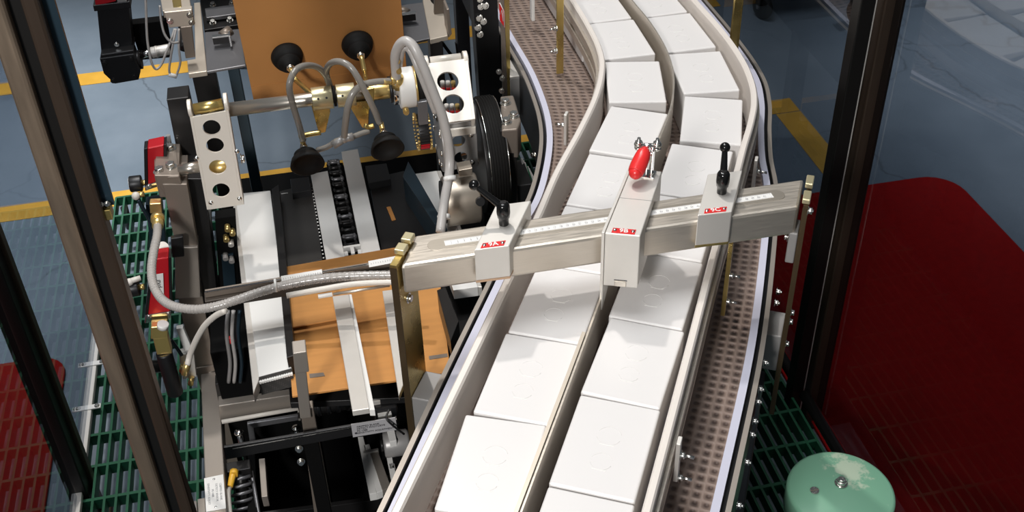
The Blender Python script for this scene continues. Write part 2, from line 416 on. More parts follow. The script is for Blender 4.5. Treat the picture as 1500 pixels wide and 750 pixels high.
MB().box(a3, a3+.0125, yp+.02, yp+.026, z0, 2.4).build('sheet_edge', 'blueflag', fp)
b = MB(); b.box(a3-.002, a3+.008, yp+.012, yp+.03, z0-.016, z0-.001, .001).build('panel_clip', 'gold', fp)
for s_ in (-.001, .006): MB().hexbolt((a3+s_, yp+.016, z0+.006), (0,-1,0), .0026, .003).build('bolt', 'bolt', fp)

# right guard: two posts, sheets in front of and behind them, bottom rail
rp = thing('guard_post', 'slim black guard post with a bright edge line, left of the wider black post', 'guard post', (1.10,1.86,0), 'guard posts')
MB().box(1.066, 1.098, 1.85, 1.885, 0, 2.3, .003).build('square_tube', 'guard_bk', rp)
MB().box(1.0985, 1.101, 1.852, 1.856, .02, 2.3).build('edge_highlight', 'alu', rp)  # pale strip drawn in for the highlight line along the post edge
MB().box(1.04, 1.104, 1.83, 1.92, 0, .008, .001).build('base_plate', 'guard_bk', rp)
rp2 = thing('guard_post', 'wider black steel guard post beside the slim post, right of the conveyor', 'guard post', (1.14,1.86,0), 'guard posts')
MB().box(1.117, 1.163, 1.85, 1.895, 0, 2.3, .004).build('square_tube', 'guard_dk', rp2)
MB().box(1.106, 1.18, 1.83, 1.92, 0, .008, .001).build('base_plate', 'guard_bk', rp2)
rg = thing('safety_screen', 'smoked clear guard sheet right of the black posts, mirroring the white cartons', 'guard panel', (GR,1.1,0), 'smoked guard sheets')
MB().box(GR-.003, GR+.003, .3, 1.846, .08, 2.3).build('sheet', 'panel', rg)
MB().cyl((GR-.045,.3,.125), (GR-.045,1.84,.125), .014, seg=16).build('bottom_rail', 'guard_bk', rg)
rg2 = thing('safety_screen', 'smoked clear guard sheet behind the black posts, above the yellow corner line', 'guard panel', (GR,2.6,0), 'smoked guard sheets')
MB().box(GR-.003, GR+.003, 1.9, 3.25, .08, 2.3).build('sheet', 'panel', rg2)
MB().cyl((GR-.045,1.9,.125), (GR-.045,3.25,.125), .014, seg=16).build('bottom_rail', 'guard_bk', rg2)

# ------------------------------------------------------------------ trolley castors beyond the guard (only two wheels and the frame bar reach into view)
tr = thing('trolley', 'dark wheeled trolley standing beyond the conveyor, only its black castors showing', 'trolley', (1.9,4.6,0))
def castor(px, py, s):
    q = P(px, py, 0); q = Vector((q.x, q.y+.0, 0))
    c = MB().lathe([(0,-.016),(.04,-.016),(.052,-.010),(.055,0),(.052,.010),(.04,.016),(0,.016)], (q.x,q.y,.055), (1,.35,0), 28).build('castor', 'rubber', tr)
    MB().box(q.x-.024, q.x-.019, q.y-.02, q.y+.035, .05, .14, .001).box(q.x+.019, q.x+.024, q.y-.02, q.y+.035, .05, .14, .001).box(q.x-.024, q.x+.024, q.y-.01, q.y+.05, .135, .145, .001).build('fork', 'blackmetal', c)
    MB().cyl((q.x-.026,q.y,.055), (q.x+.026,q.y,.055), .009, seg=14).build('hub', 'greysteel', c)
    return q
q1 = castor(1115, 27, 1); q2 = castor(1253, 36, 1)
MB().box(q1.x-.05, q2.x+.05, q1.y-.03, q1.y+.55, .146, .19, .004).build('deck', 'blackmetal', tr)
for qx in (q1.x, q2.x): MB().box(qx-.02, qx+.02, q1.y+.45, q1.y+.5, .0, .146, .004).build('leg', 'blackmetal', tr)
# ================================================================== CONVEYOR
TH = math.radians(61.0)
DV = Vector((math.cos(TH), math.sin(TH), 0)); UV_ = Vector((math.sin(TH), -math.cos(TH), 0))
def ud(u, d, z): return UV_*u+DV*d+Vector((0,0,z))
def path_left(z):    # outer top edge of the left guide rail
    return catmull([ud(-.447,.5,z), ud(-.447,.9,z), ud(-.447,1.2,z), ud(-.449,1.5,z), (.405,1.665,z), (.485,1.80,z), (.545,1.91,z), (.586,2.01,z), (.605,2.09,z), (.613,2.20,z), (.612,2.4,z), (.600,2.8,z), (.59,3.2,z)], 8)
def path_right(z):
    return catmull([ud(-.127,.42,z), ud(-.127,.8,z), ud(-.127,1.2,z), ud(-.128,1.5,z), (.722,1.561,z), (.774,1.655,z), (.820,1.735,z), (.857,1.81,z), (.882,1.89,z), (.898,1.99,z), (.903,2.12,z), (.897,2.3,z), (.885,2.7,z), (.88,3.2,z)], 8)
def path_mid(z):
    return catmull([ud(-.286,.45,z), ud(-.286,.9,z), ud(-.286,1.2,z), ud(-.288,1.45,z), (.562,1.61,z), (.610,1.697,z), (.655,1.775,z), (.697,1.86,z), (.730,1.955,z), (.749,2.06,z), (.755,2.19,z), (.748,2.35,z), (.742,2.7,z), (.74,3.2,z)], 8)
def path_sl(z):      # centre line of the left wear strip
    return catmull([ud(-.482,.5,z), ud(-.4865,.9,z), ud(-.493,1.2,z), ud(-.496,1.5,z), (.333,1.64,z), (.390,1.735,z), (.430,1.83,z), (.462,1.93,z), (.480,2.02,z), (.489,2.12,z), (.492,2.25,z), (.484,2.42,z), (.477,2.64,z), (.47,3.2,z)], 8)
def path_sr(z):
    return catmull([ud(-.066,.42,z), ud(-.062,.8,z), ud(-.055,1.1,z), ud(-.052,1.4,z), (.762,1.51,z), (.828,1.66,z), (.862,1.77,z), (.90,1.87,z), (.945,1.98,z), (.975,2.1,z), (.985,2.3,z), (.98,2.7,z), (.975,3.2,z)], 8)
BZ = .90

def belt_material():
    m = bpy.data.materials.new('brown_modular_belt'); m.use_nodes = True
    nt = m.node_tree; b = nt.nodes['Principled BSDF']; L = nt.links.new
    uvn = nt.nodes.new('ShaderNodeUVMap'); uvn.uv_map = 'UVMap'
    sep = nt.nodes.new('ShaderNodeSeparateXYZ'); L(uvn.outputs['UV'], sep.inputs['Vector'])
    def sine(sock, per, ph=0):
        a = nt.nodes.new('ShaderNodeMath'); a.operation = 'MULTIPLY_ADD'; a.inputs[1].default_value = 2*PI/per; a.inputs[2].default_value = ph; L(sock, a.inputs[0])
        s = nt.nodes.new('ShaderNodeMath'); s.operation = 'SINE'; L(a.outputs[0], s.inputs[0]); return s.outputs[0]
    def m2(op, a, c):
        n = nt.nodes.new('ShaderNodeMath'); n.operation = op
        for i, v in enumerate((a, c)):
            if isinstance(v, float): n.inputs[i].default_value = v
            else: L(v, n.inputs[i])
        return n.outputs[0]
    sx = sine(sep.outputs['X'], .0165); sy = sine(sep.outputs['Y'], .0155)
    prod = m2('MULTIPLY', m2('ADD', sx, 1.0), m2('ADD', sy, 1.0))       # 0..4, peaks are the open pockets
    r = nt.nodes.new('ShaderNodeValToRGB'); r.color_ramp.elements[0].position = .30; r.color_ramp.elements[1].position = .72
    r.color_ramp.elements[0].color = (.225, .165, .135, 1); r.color_ramp.elements[1].color = (.10, .068, .056, 1)
    L(m2('MULTIPLY', prod, .25), r.inputs['Fac'])
    nz = nt.nodes.new('ShaderNodeTexNoise'); nz.inputs['Scale'].default_value = 8
    mul = nt.nodes.new('ShaderNodeMix'); mul.data_type = 'RGBA'; mul.blend_type = 'MULTIPLY'; mul.inputs['Factor'].default_value = .5
    L(r.outputs['Color'], mul.inputs['A']); L(nz.outputs['Color'], mul.inputs['B']); L(r.outputs['Color'], b.inputs['Base Color'])
    bp = nt.nodes.new('ShaderNodeBump'); bp.inputs['Strength'].default_value = .6; bp.inputs['Distance'].default_value = -.003
    L(prod, bp.inputs['Height']); L(bp.outputs['Normal'], b.inputs['Normal'])
    b.inputs['Roughness'].default_value = .55
    return m
MT['belt'] = belt_material()

cv = thing('conveyor', 'double-lane conveyor with brown modular belt curving away behind the machine', 'conveyor', (.4,1.4,0))
# belt: ribbon between the strips
b_ = bmesh.new(); uvl = b_.loops.layers.uv.new('UVMap')
pl_, pr_ = path_sl(BZ), path_sr(BZ)
def resample(p, n):
    d = [0]
    for i in range(1, len(p)): d.append(d[-1]+(p[i]-p[i-1]).length)
    out = []; j = 0
    for k in range(n):
        t = d[-1]*k/(n-1)
        while j < len(d)-2 and d[j+1] < t: j += 1
        out.append(p[j].lerp(p[j+1], (t-d[j])/max(1e-9, d[j+1]-d[j])))
    return out, d[-1]
pl_, l1 = resample(pl_, 140); pr_, l2 = resample(pr_, 140)
NA = 12; rows = []
for i in range(140):
    rows.append([b_.verts.new(pl_[i].lerp(pr_[i], k/NA)) for k in range(NA+1)])
low = [[b_.verts.new(v.co-Vector((0,0,.018))) for v in (r[0], r[-1])] for r in rows]
Lb = (l1+l2)/2
for i in range(139):
    for k in range(NA):
        f = b_.faces.new([rows[i][k], rows[i][k+1], rows[i+1][k+1], rows[i+1][k]])
        for l, (ii, kk) in zip(f.loops, ((i,k),(i,k+1),(i+1,k+1),(i+1,k))): l[uvl].uv = (kk/NA*.43, ii/139*Lb)
    b_.faces.new([low[i][0], low[i+1][0], low[i+1][1], low[i][1]])
bmesh.ops.recalc_face_normals(b_, faces=b_.faces)
me = bpy.data.meshes.new('belt'); bmesh.ops.translate(b_, verts=b_.verts, vec=-Vector(cv['_o'])); b_.to_mesh(me); b_.free(); me.materials.append(MT['belt'])
bo = bpy.data.objects.new('belt', me); COL.objects.link(bo); bo.parent = cv

def rect(a, c, z0, z1): return [(a,z0),(c,z0),(c,z1),(a,z1)]
for pth, sgn, lab in ((path_sl, -1, 'left'), (path_sr, 1, 'right')):
    MB().sweep(pth(BZ), rect(-.0062,.0062,-.03,.012)).build('wear_strip', 'strip', cv)
    a, c = (.0135, .0215) if sgn > 0 else (-.0215, -.0135)
    MB().sweep(pth(BZ), rect(a, c, -.13, .004)).build('side_plate', 'black', cv)
    MB().sweep(pth(BZ), rect(a, c, .0042, .010)).build('top_edge', 'frame_lt', cv)
    a, c = (.006, .0138) if sgn > 0 else (-.0138, -.006)
    MB().sweep(pth(BZ), rect(a, c, -.12, -.006)).build('chain_guide', 'black', cv)
MB().sweep(path_mid(BZ-.06), rect(-.17, .17, -.01, .0)).build('return_pan', 'blackmetal', cv)
# bolts on the outer face of the right side plate
for px_, py_ in ((1108,534),(1102,573),(1097,591),(1091,619),(1088,639),(1080,679),(1063,741),(1123,429),(1119,445)):
    d = P(px_, py_, .875).dot(DV); q = ud(-.0295 if d > 1.05 else -.036, d, .882)
    MB().hexbolt(q, UV_, .0052, .006, True, .004).build('bolt', 'bolt', cv)
for px_, py_ in ((791,226),):
    q = P(px_, py_, .885)
    MB().hexbolt(q-Vector((.012,0,0)), (-.9,-.3,.3), .005, .006).build('bolt', 'bolt', cv)
for (u, d) in ((-.50,.75), (-.045,.75), (-.50,1.5), (-.045,1.5)):
    MB().obox(ud(u, d, .40), (.04,.04,.70), TH, .003).build('leg', 'greysteel', cv)
for y_ in (2.5, 3.1):
    for x_ in (.47, .99): MB().box(x_-.02, x_+.02, y_-.02, y_+.02, .1101, .78, .003).build('leg', 'greysteel', cv)
for d in (.75, 1.5): MB().cyl(ud(-.50,d,.79), ud(-.045,d,.79), .014, seg=16).build('cross_tube', 'greysteel', cv)
for y_ in (2.5, 3.1): MB().cyl((.47,y_,.79), (.99,y_,.79), .014, seg=16).build('cross_tube', 'greysteel', cv)

# ------------------------------------------------------------------ guide rails
RT = 1.02
def guide(name, label, pth, outer):
    t = thing(name, label, 'guide rail', pth(RT)[20], 'carton guide rails')
    o = outer
    prof = [(-.0005*o,-.085),(-.0135*o,-.085),(-.0135*o,-.004),(-.011*o,0),(-.003*o,0),(-.0005*o,-.003)]
    MB().sweep(pth(RT), prof).build('guide_strip', 'uhmw', t)
    for zc in (-.034, -.066):
        MB().sweep(pth(RT), rect(min(0,.0055*o), max(0,.0055*o), zc-.009, zc+.009)).build('backing_track', 'steel', t)
    return t
lr = guide('guide_rail', 'grey left guide rail of the conveyor, bending beside the black wheel', path_left, -1)
rr_ = guide('guide_rail', 'grey right guide rail of the conveyor, outside the right-hand cartons', path_right, 1)
mr_ = thing('guide_rail', 'thin metal centre guide rail dividing the two lanes of cartons', 'guide rail', path_mid(RT)[20], 'carton guide rails')
pm = path_mid(RT+.002)
MB().sweep(pm, rect(-.0016,.0016,-.085,0)).build('guide_sheet', 'steel', mr_)
nd = [p+UV_*-.0005 for p in pm if p.dot(DV) < 1.26]
MB().sweep(nd, rect(-.0072,-.0018,-.080,.004)).build('lead_in_strip', 'beige', mr_)

def rail_bracket(parent, p, out, h=.07, m='alu', bolts=1):
    """clamp plate standing on the outside of a rail with a bolt sticking out over the belt"""
    out = Vector(out).normalized(); al = Vector((-out.y, out.x, 0)); p = Vector(p)
    R = Matrix((al, out, Vector((0,0,1)))).transposed()
    c = MB().obox(p+out*.012+Vector((0,0,-.012-h/2+.02)), (.016,.006,h), 0, .001, 0, R).build('bracket', m, parent)
    for k in range(bolts):
        MB().hexbolt(p+out*.015+Vector((0,0,-.020-.045*k)), out, .0055, .005, True, .014).build('bolt', 'bolt', c)
rail_bracket(lr, P(838,172,1.015), (-.87,.49,0))
rail_bracket(rr_, ud(-.127, P(992,655,1.01).dot(DV), RT-.004), UV_, .075, 'alu', 2)
rail_bracket(rr_, P(1098,236,1.01), UV_)
# yellow zinc hanger straps
q = P(829,30,1.03)
st = MB().box(q.x-.024, q.x-.008, q.y-.012, q.y-.006, .905, 1.19, .001).build('hanger_strap', 'gold', lr)
for z_ in (1.02, .965): MB().hexbolt((q.x-.024, q.y-.012, z_), (-1,-.2,0), .005, .006, True, .01).build('bolt', 'bolt', st)
q = P(781,3,.98)
MB().box(q.x-.004, q.x+.004, q.y, q.y+.02, .93, 1.02, .001).build('hanger_strap', 'white', lr)
q = P(1074,66,.95)
MB().box(q.x-.009, q.x+.009, q.y-.004, q.y+.004, .93, 1.25, .001).box(q.x+.009, q.x+.012, q.y-.004, q.y+.02, .93, 1.25, .0005).build('hanger_strap', 'gold', rr_)
# strap under the right-hand slide block
d0 = P(1046,430,.96).dot(DV)
st = MB().obox(ud(-.108, d0+.012, .985), (.012,.007,.15), TH, .001).build('hanger_strap', 'gold', rr_)
for k, (a, z_) in enumerate(((1066,401),(1060,463))):
    MB().hexbolt(ud(-.104, d0+.004, 1.0-.055*k), UV_, .0055, .005, True, .012).build('bolt', 'bolt', st)

# ------------------------------------------------------------------ cartons
CW, CL_, CH = .1165, .1735, .0985
def carton_proto():
    m = MB().box(-CW/2, CW/2, -CL_/2, CL_/2, 0, CH, .0035, 0, 3)
    return m.build('carton', 'carton')
def tuck(parent, yc, r, withbar):
    t = MB()
    def arc(a0, a1, n, rad, cy_):
        pts = [(rad*math.cos(math.radians(a0+(a1-a0)*k/n)), cy_+rad*math.sin(math.radians(a0+(a1-a0)*k/n)), CH+.0001) for k in range(n+1)]
        t.tube(pts, .00035, 6, 0, 1, False)
    arc(200, 340, 12, r, yc); arc(20, 160, 12, r, yc)
    t.build('tuck_seam', 'carton', parent)
    if withbar:
        MB().box(-.010, .010, yc-r-.0005, yc-r+.0009, CH-.0005, CH+.0004).build('thumb_slot', 'paper', parent)
cp = carton_proto(); tuck(cp, .018, .017, True); tuck(cp, -.030, .015, True)
lanes = {
 'left': [((.162,1.017),66),((.2465,1.172),62.5),((.331,1.326),61.5),((.4155,1.479),61),((.501,1.633),61),((.588,1.793),60),((.657,1.982),77),((.679,2.174),89),((.677,2.353),91),((.672,2.532),91.5)],
 'right':[((.236,.861),61),((.321,1.016),61),((.407,1.169),59.5),((.492,1.322),60),((.577,1.475),60.5),((.664,1.629),61.5),((.758,1.796),68),((.806,1.985),83),((.815,2.171),90),((.809,2.35),92),((.803,2.53),92)]}
ordn = ['nearest','second','third','fourth','fifth','sixth','seventh','eighth','ninth','tenth','eleventh']
extra = {('left',0):' slightly skewed', ('right',1):' with bright front edge', ('left',2):' crossed by the beam shadow', ('right',3):' crossed by the beam shadow'}
first = True
for ln, lst in lanes.items():
    for i, ((x_, y_), hd) in enumerate(lst):
        o = cp if first else copy_tree(cp); first = False
        o.location = (x_, y_, BZ+.0008); o.rotation_euler = (0, 0, math.radians(hd-90))
        place = {0:'nearest the camera'}.get(i, ordn[i]+' from the front') if i < len(lst)-1 else 'farthest back at the top edge'
        tag(o, 'white carton in the %s lane, %s%s' % (ln, place, extra.get((ln, i), '')), 'carton', 'white cartons on the conveyor')

# ================================================================== MEASURING BRIDGE OVER THE CONVEYOR
BT, BB = 1.130, 1.0765
top = [P(587,391,BT), P(1170,302,BT), P(1177,260,BT), P(607,346,BT)]
y0 = (top[0].y+top[1].y)/2; y1 = (top[2].y+top[3].y)/2
for i, yy in enumerate((y0, y0, y1, y1)): top[i].y = yy
bg = thing('gauge_beam', 'rectangular stainless gauge beam with a ruler strip, bridging the conveyor', 'beam', (.42,y0,BB))
MB().prism([Vector((p.x,p.y,BB)) for p in top], (0,0,BT-BB), .005).build('tube', 'steel', bg)
xl, xr = top[3].x, top[1].x
sl0, sl1 = P(625,357,BT).x, P(1152,288,BT).x; yc = (P(640,356,BT).y+P(1140,288,BT).y)/2
hw = .0135
def stadium(x0, x1, yc, h, z, n=8):
    pts = [(x1+h*math.cos(math.radians(-90+180*k/n)), yc+h*math.sin(math.radians(-90+180*k/n)), z) for k in range(n+1)]
    return pts+[(x0+h*math.cos(math.radians(90+180*k/n)), yc+h*math.sin(math.radians(90+180*k/n)), z) for k in range(n+1)]
MT['slot'] = mat('slot_recess_steel', (.50, .45, .38, 1), .85, .42, .08, 20, (2, 30, 30))
MB().prism(stadium(sl0+hw, sl1-hw, yc, hw, BT-.001), (0,0,.0016), .0004).build('slot', 'slot', bg)
r0, r1 = P(650,352,BT).x, P(1131,286,BT).x
rl = MB().box(r0, r1, yc-.0062, yc+.0062, BT+.0004, BT+.0012).build('ruler_strip', 'paper', bg)
tk = MB(); n = int((r1-r0)/.002); 
for i in range(1, n):
    xx = r0+i*.002; h = .0050 if i % 5 == 0 else .0028
    tk.box(xx-.00022, xx+.00022, yc+.0060-h*.8, yc+.0060, BT+.0012, BT+.00135)
    tk.box(xx-.00022, xx+.00022, yc-.0060, yc-.0060+h*.5, BT+.0012, BT+.00135)
tk.build('graduations', 'inkgrey', rl)
tx = MB()
for i in range(1, int((r1-r0)/.01)):
    o = lettering(str(i), .0050, (r0+i*.01, yc-.001, BT+.0012), (1,0,0), (0,1,0), 'ink', None, 'num', .0002)
    tx.bm.from_mesh(o.data); bpy.data.objects.remove(o)
tx.build('lettering', 'inkgrey', rl)

def leg_plate(px_front, px_rear, thick, zb, name, side, m='gold'):
    f, r = P(*px_front, BT+.006), P(*px_rear, BT+.006)
    al = (r-f); al.z = 0; al.normalize(); nr = Vector((al.y, -al.x, 0))      # nr points to +x
    w = (r-f).length
    pl = MB()
    # plate with a notch in its top edge
    pts = [(0,0),(w,0),(w,BT+.006-zb),(w*.62,BT+.006-zb),(w*.62,BT-.006-zb),(w*.46,BT-.006-zb),(w*.46,BT+.006-zb),(0,BT+.006-zb)]
    b = pl.prism([f+al*a+Vector((0,0,zb+c-f.z)) for a, c in pts], nr*thick)
    o = pl.build(name, m, bg)
    MB().prism([f+Vector((0,0,zb-f.z))-nr*.0006-al*.0012, f+Vector((0,0,zb-f.z))+nr*(thick+.0004)-al*.0012, f+Vector((0,0,BT+.002-f.z))+nr*(thick+.0004)-al*.0012, f+Vector((0,0,BT+.002-f.z))-nr*.0006-al*.0012], al*.0012).build('edge_reflection', 'gold_shaded', o)  # strip coloured like the dark reflection on the front edge
    return f, r, al, nr, o
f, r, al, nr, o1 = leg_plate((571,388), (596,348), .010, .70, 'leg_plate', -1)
MB().hexbolt(f+al*.03+nr*.010+Vector((0,0,-.085)), nr, .0065, .005).build('bolt', 'bolt', o1)
MB().hexbolt(f+al*.012+nr*.010+Vector((0,0,-.30)), nr, .0055, .005).build('bolt', 'bolt', o1)
# foot block bolted to the conveyor side
b0 = f+nr*.0105; b0.z = .866
MB().prism([b0+al*.001, b0+al*.066, b0+al*.066+nr*.050, b0+al*.001+nr*.050], (0,0,-.088), .002).build('foot_block', 'greygrey', bg)
for a_, d_ in ((.5, 0), (.9, 0)):
    q = f+al*((r-f).length*a_)+nr*.005+Vector((0,0,.005)); MB().obox(q, ((r-f).length*.28,.016,.009), math.atan2(al.y,al.x), .0015).build('top_nut', 'palegold', o1)
f, r, al, nr, o2 = leg_plate((1177,301), (1184,263), .0075, .68, 'leg_plate', 1, 'gold_shaded')  # right leg coloured darker for the shade it stands in
for px_, py_ in ((1189,299),):
    MB().hexbolt(f+al*.006+nr*.0075+Vector((0,0,-.012)), nr, .006, .006, True, .003).build('bolt', 'bolt', o2)
for a, dz in ((.012,-.225),(.012,-.245),(.012,-.295)):
    MB().hexbolt(f+al*a+nr*.0075+Vector((0,0,dz)), nr, .005, .005).build('bolt', 'bolt', o2)
for a_ in (.22, .82):
    q = f+al*((r-f).length*a_)+nr*.003+Vector((0,0,.005)); MB().obox(q, ((r-f).length*.36,.012,.009), math.atan2(al.y,al.x), .0015).build('top_nut', 'palegold', o2)
MB().obox(f+al*.02-nr*.008+Vector((0,0,-.085)), (.04,.014,.06), math.atan2(al.y,al.x), .002).build('backing_block', 'greygrey', bg)
MB().hexbolt(f+al*.03-nr*.016+Vector((0,0,-.085)), -nr, .006, .005).build('bolt', 'bolt', bg)
b0 = f-nr*.0005; b0.z = .863
MB().prism([b0+al*.001, b0+al*.066, b0+al*.066-nr*.046, b0+al*.001-nr*.046], (0,0,-.080), .002).build('foot_block', 'greygrey', bg)

# ------------------------------------------------------------------ slide blocks on the beam
ZT = 1.150
def slide_block(label, quad, zb, text, pad=None):
    q = [P(a, c, ZT) for a, c in quad]
    c = sum(q, Vector())/4
    t = thing('slide_block', label, 'slide block', (c.x,c.y,zb), 'slide blocks on the gauge beam')
    MB().prism([Vector((p.x,p.y,zb)) for p in q], (0,0,ZT-zb), .0015).build('body', 'alu', t)
    if pad:
        MB().prism([Vector((p.x,p.y,zb-.004)) for p in q], (0,0,.004), .0005).build('base_pad', pad, t)
    ex = (q[1]-q[0]).normalized(); ey = (q[3]-q[0]).normalized()
    w = (q[1]-q[0]).length; o = (q[0]+q[1])/2+ey*.0085
    lw, lh = .0172, .0060
    lb = MB().prism([o-ex*lw-ey*lh+Vector((0,0,0)), o+ex*lw-ey*lh, o+ex*lw+ey*lh, o-ex*lw+ey*lh], (0,0,.0008)).build('name_plate', 'redlabel', t)
    eyp = Vector((-ex.y, ex.x, 0))
    lettering(text, .0125, o+Vector((0,0,.0008)), ex, eyp, 'paper', lb, bold=.00025)
    for s in (-1, 1): MB().lathe([(0,.0018),(.0018,.0015),(.0028,.0006),(.003,0)], o+ex*s*.0135+ey*.0008+Vector((0,0,.0008)), (0,0,1), 14).build('rivet', 'chrome', lb)
    return t, q, ex, ey
def lever(parent, base, ball_p):
    """black indexing lever: stepped hub, arm, ball"""
    base = Vector(base); bp = Vector(ball_p)
    hb = MB().lathe([(.0075,0),(.0078,.006),(.0078,.012),(.0095,.0135),(.0105,.022),(.0100,.034),(.008,.038),(.004,.0395),(0,.0395)], base, (0,0,1), 24).build('clamp_lever', 'blackgloss', parent)
    st_ = base+Vector((0,0,.030)); d = (bp-st_).normalized()
    MB().tube([st_, st_.lerp(bp,.35), st_.lerp(bp,.7), bp], lambda t: .0062-.0022*t, 14, 0, 4).build('lever_arm', 'blackgloss', hb)
    MB().ball(bp, .0082).build('ball_knob', 'blackgloss', hb)
    MB().cyl(base+Vector((0,0,.0385)), base+Vector((0,0,.0402)), .0045, seg=16).build('hub_screw', 'blackmetal', hb)
t1, q1_, ex, ey = slide_block('left slide block with a red 9A plate and a black lever leaning left', [(694.5,366.5),(746,360),(778,293.5),(726,300.5)], 1.092, '9A', 'copper')
b_ = P(738,328,ZT); lever(t1, b_, P(694.5,271,1.212))
t2, q2_, ex, ey = slide_block('right slide block with a red 9C plate and a black lever pointing up', [(1022,315.5),(1072,310),(1087.5,249.5),(1037,255)], 1.092, '9C', 'gold')
b_ = P(1057,282,ZT); lever(t2, b_, P(1062,216,1.213))
t3, q3_, ex, ey = slide_block('middle slide block with a red 9B plate and a red-handled toggle clamp', [(886,341.5),(938,346),(969.5,251),(925,246)], 1.050, '9B', None)
# seam, hanger sheet and pin of the middle block
m_ = q3_[0].lerp(q3_[3],.52); m2_ = q3_[1].lerp(q3_[2],.52)
MB().prism([m_+Vector((0,0,-.0002)), m2_+Vector((0,0,-.0002)), m2_+ey*.0012+Vector((0,0,-.0002)), m_+ey*.0012+Vector((0,0,-.0002))], (0,0,.0005)).build('parting_line', 'greygrey', t3)
n_ = -ex
hs = [q3_[0]+n_*.0005, q3_[3]+ey*.018+n_*.0005]
MB().prism([Vector((hs[0].x,hs[0].y,1.0)), Vector((hs[1].x,hs[1].y,1.085)), Vector((hs[1].x,hs[1].y,ZT+.001)), Vector((hs[0].x,hs[0].y,ZT+.001))], n_*.0045, .0006).build('hanger_sheet', 'alu', t3)
fr = (q3_[0]+q3_[1])/2; fr.z = 1.0505
MB().obox(fr-ey*.0006+Vector((0,0,.006)), (.018,.004,.009), math.atan2(ex.y,ex.x), .001).build('latch', 'satin', t3)
MB().obox(fr-ey*.0002+Vector((0,0,.0125)), (.020,.001,.0012), math.atan2(ex.y,ex.x)).build('latch_gap', 'ink', t3)
# toggle clamp
tc0 = q3_[3].lerp(q3_[2],.50)-ey*.012; ang = math.atan2(ey.y, ey.x); exn = Vector((ey.y,-ey.x,0))
tcl = MB().prism([tc0-exn*.0165-ey*.013, tc0+exn*.0165-ey*.013, tc0+exn*.0165+ey*.010, tc0-exn*.0165+ey*.010], (0,0,.0022), .0006).build('toggle_clamp', 'chrome', t3)
for s in (-1, 1):
    MB().hexbolt(tc0+exn*s*.011-ey*.004+Vector((0,0,.0022)), (0,0,1), .0042, .0035).build('bolt', 'bolt', tcl)
    MB().prism([tc0+exn*(.004*s+.006)-ey*.008, tc0+exn*(.004*s+.006)+ey*.009, tc0+exn*(.004*s+.006)+ey*.010+Vector((0,0,.040)), tc0+exn*(.004*s+.006)-ey*.002+Vector((0,0,.044))], exn*.002, .0004).build('side_link', 'chrome', tcl)
cb = P(948,214,1.195)
bar0, bar1 = P(934,213,1.195), P(965,214,1.195)
MB().cyl(bar0, bar1, .0042, seg=16).build('clamp_bar', 'chrome', tcl)
for p_ in (bar0.lerp(bar1,.05), bar0.lerp(bar1,.92)):
    MB().cyl(p_+Vector((0,0,-.009)), p_+Vector((0,0,.014)), .0028, seg=12).cyl(p_+Vector((0,0,-.006)), p_+Vector((0,0,-.002)), .0068, seg=6).cyl(p_+Vector((0,0,.0035)), p_+Vector((0,0,.0078)), .0062, seg=6).cyl(p_+Vector((0,0,.0018)), p_+Vector((0,0,.0034)), .0075, seg=18).build('clamp_stud', 'bolt', tcl)
for s in (0.25,.75):
    e_ = bar0.lerp(bar1, s); MB().tube([e_, e_.lerp(tc0+exn*.006,.5)+Vector((0,0,.012)), tc0+exn*(.006+.006*(s-.5))+Vector((0,0,.036))], .003, 10, 0, 5).build('link_arm', 'chrome', tcl)
gp = [P(944,222,1.192), P(940,232,1.186), P(934,246,1.176), P(931,253,1.172)]
MB().tube(gp, lambda t: .0085+.0048*math.sin(PI*min(1,t*.62+.12)), 18, 0, 8).ball(gp[-1], .0108).ball(gp[0], .0080).build('handle_grip', 'redgrip', tcl)
# ================================================================== MACHINE FRAME
mf = thing('machine_frame', 'taupe steel frame of the carton machine left of the conveyor, with columns and cross beams', 'machine frame', (-.1,1.7,0))
YC = 1.93
# left column, stepped front
yslab([(226,257),(262,257),(275,318),(240,284)], YC, .12, 'column_head', 'frame', mf)
yslab([(238,270),(274,270),(290,364),(258,364),(243,292)], YC-.004, .11, 'column', 'frame', mf)
yslab([(256,364),(290,362),(294,436),(257,438)], YC-.012, .06, 'cover_plate', 'frame_lt', mf)
yslab([(258,420),(294,418),(317,548),(284,550)], YC+.004, .09, 'column_foot', 'frame', mf)
yslab([(244,146),(276,142),(296,235),(262,235)], YC+.12, .05, 'rear_column', 'blackmetal', mf)
MB().cyl(PY(247,208,YC+.13)+Vector((0,0,-.03)), PY(246,198,YC+.13), .0045, seg=14).build('dowel', 'greygrey', mf)
yslab([(262,262),(300,262),(330,540),(300,540)], YC+.03, .10, 'inner_column', 'blackmetal', mf)
# column continues down to the ground
MB().box(-.345, -.295, YC-.0, YC+.08, .1101, .45, .002).build('leg', 'frame', mf)
MB().box(.37, .43, YC+.02, YC+.12, .1101, .80, .002).build('leg', 'blackmetal', mf)
# bearing block with four bolts
bt = [P(225,216,.952), P(259,213,.952), P(263,257,.952), P(226,259,.952)]
bb_ = MB().prism(bt, (0,0,-.05), .003).build('bearing_block', 'frame', mf)
for a, c in ((233,224),(249,217),(250,243),(234,250)):
    MB().hexbolt(P(a,c,.952)-Vector((0,.004,0)), (0,0,1), .0092, .009).build('bolt', 'bolt', bb_)
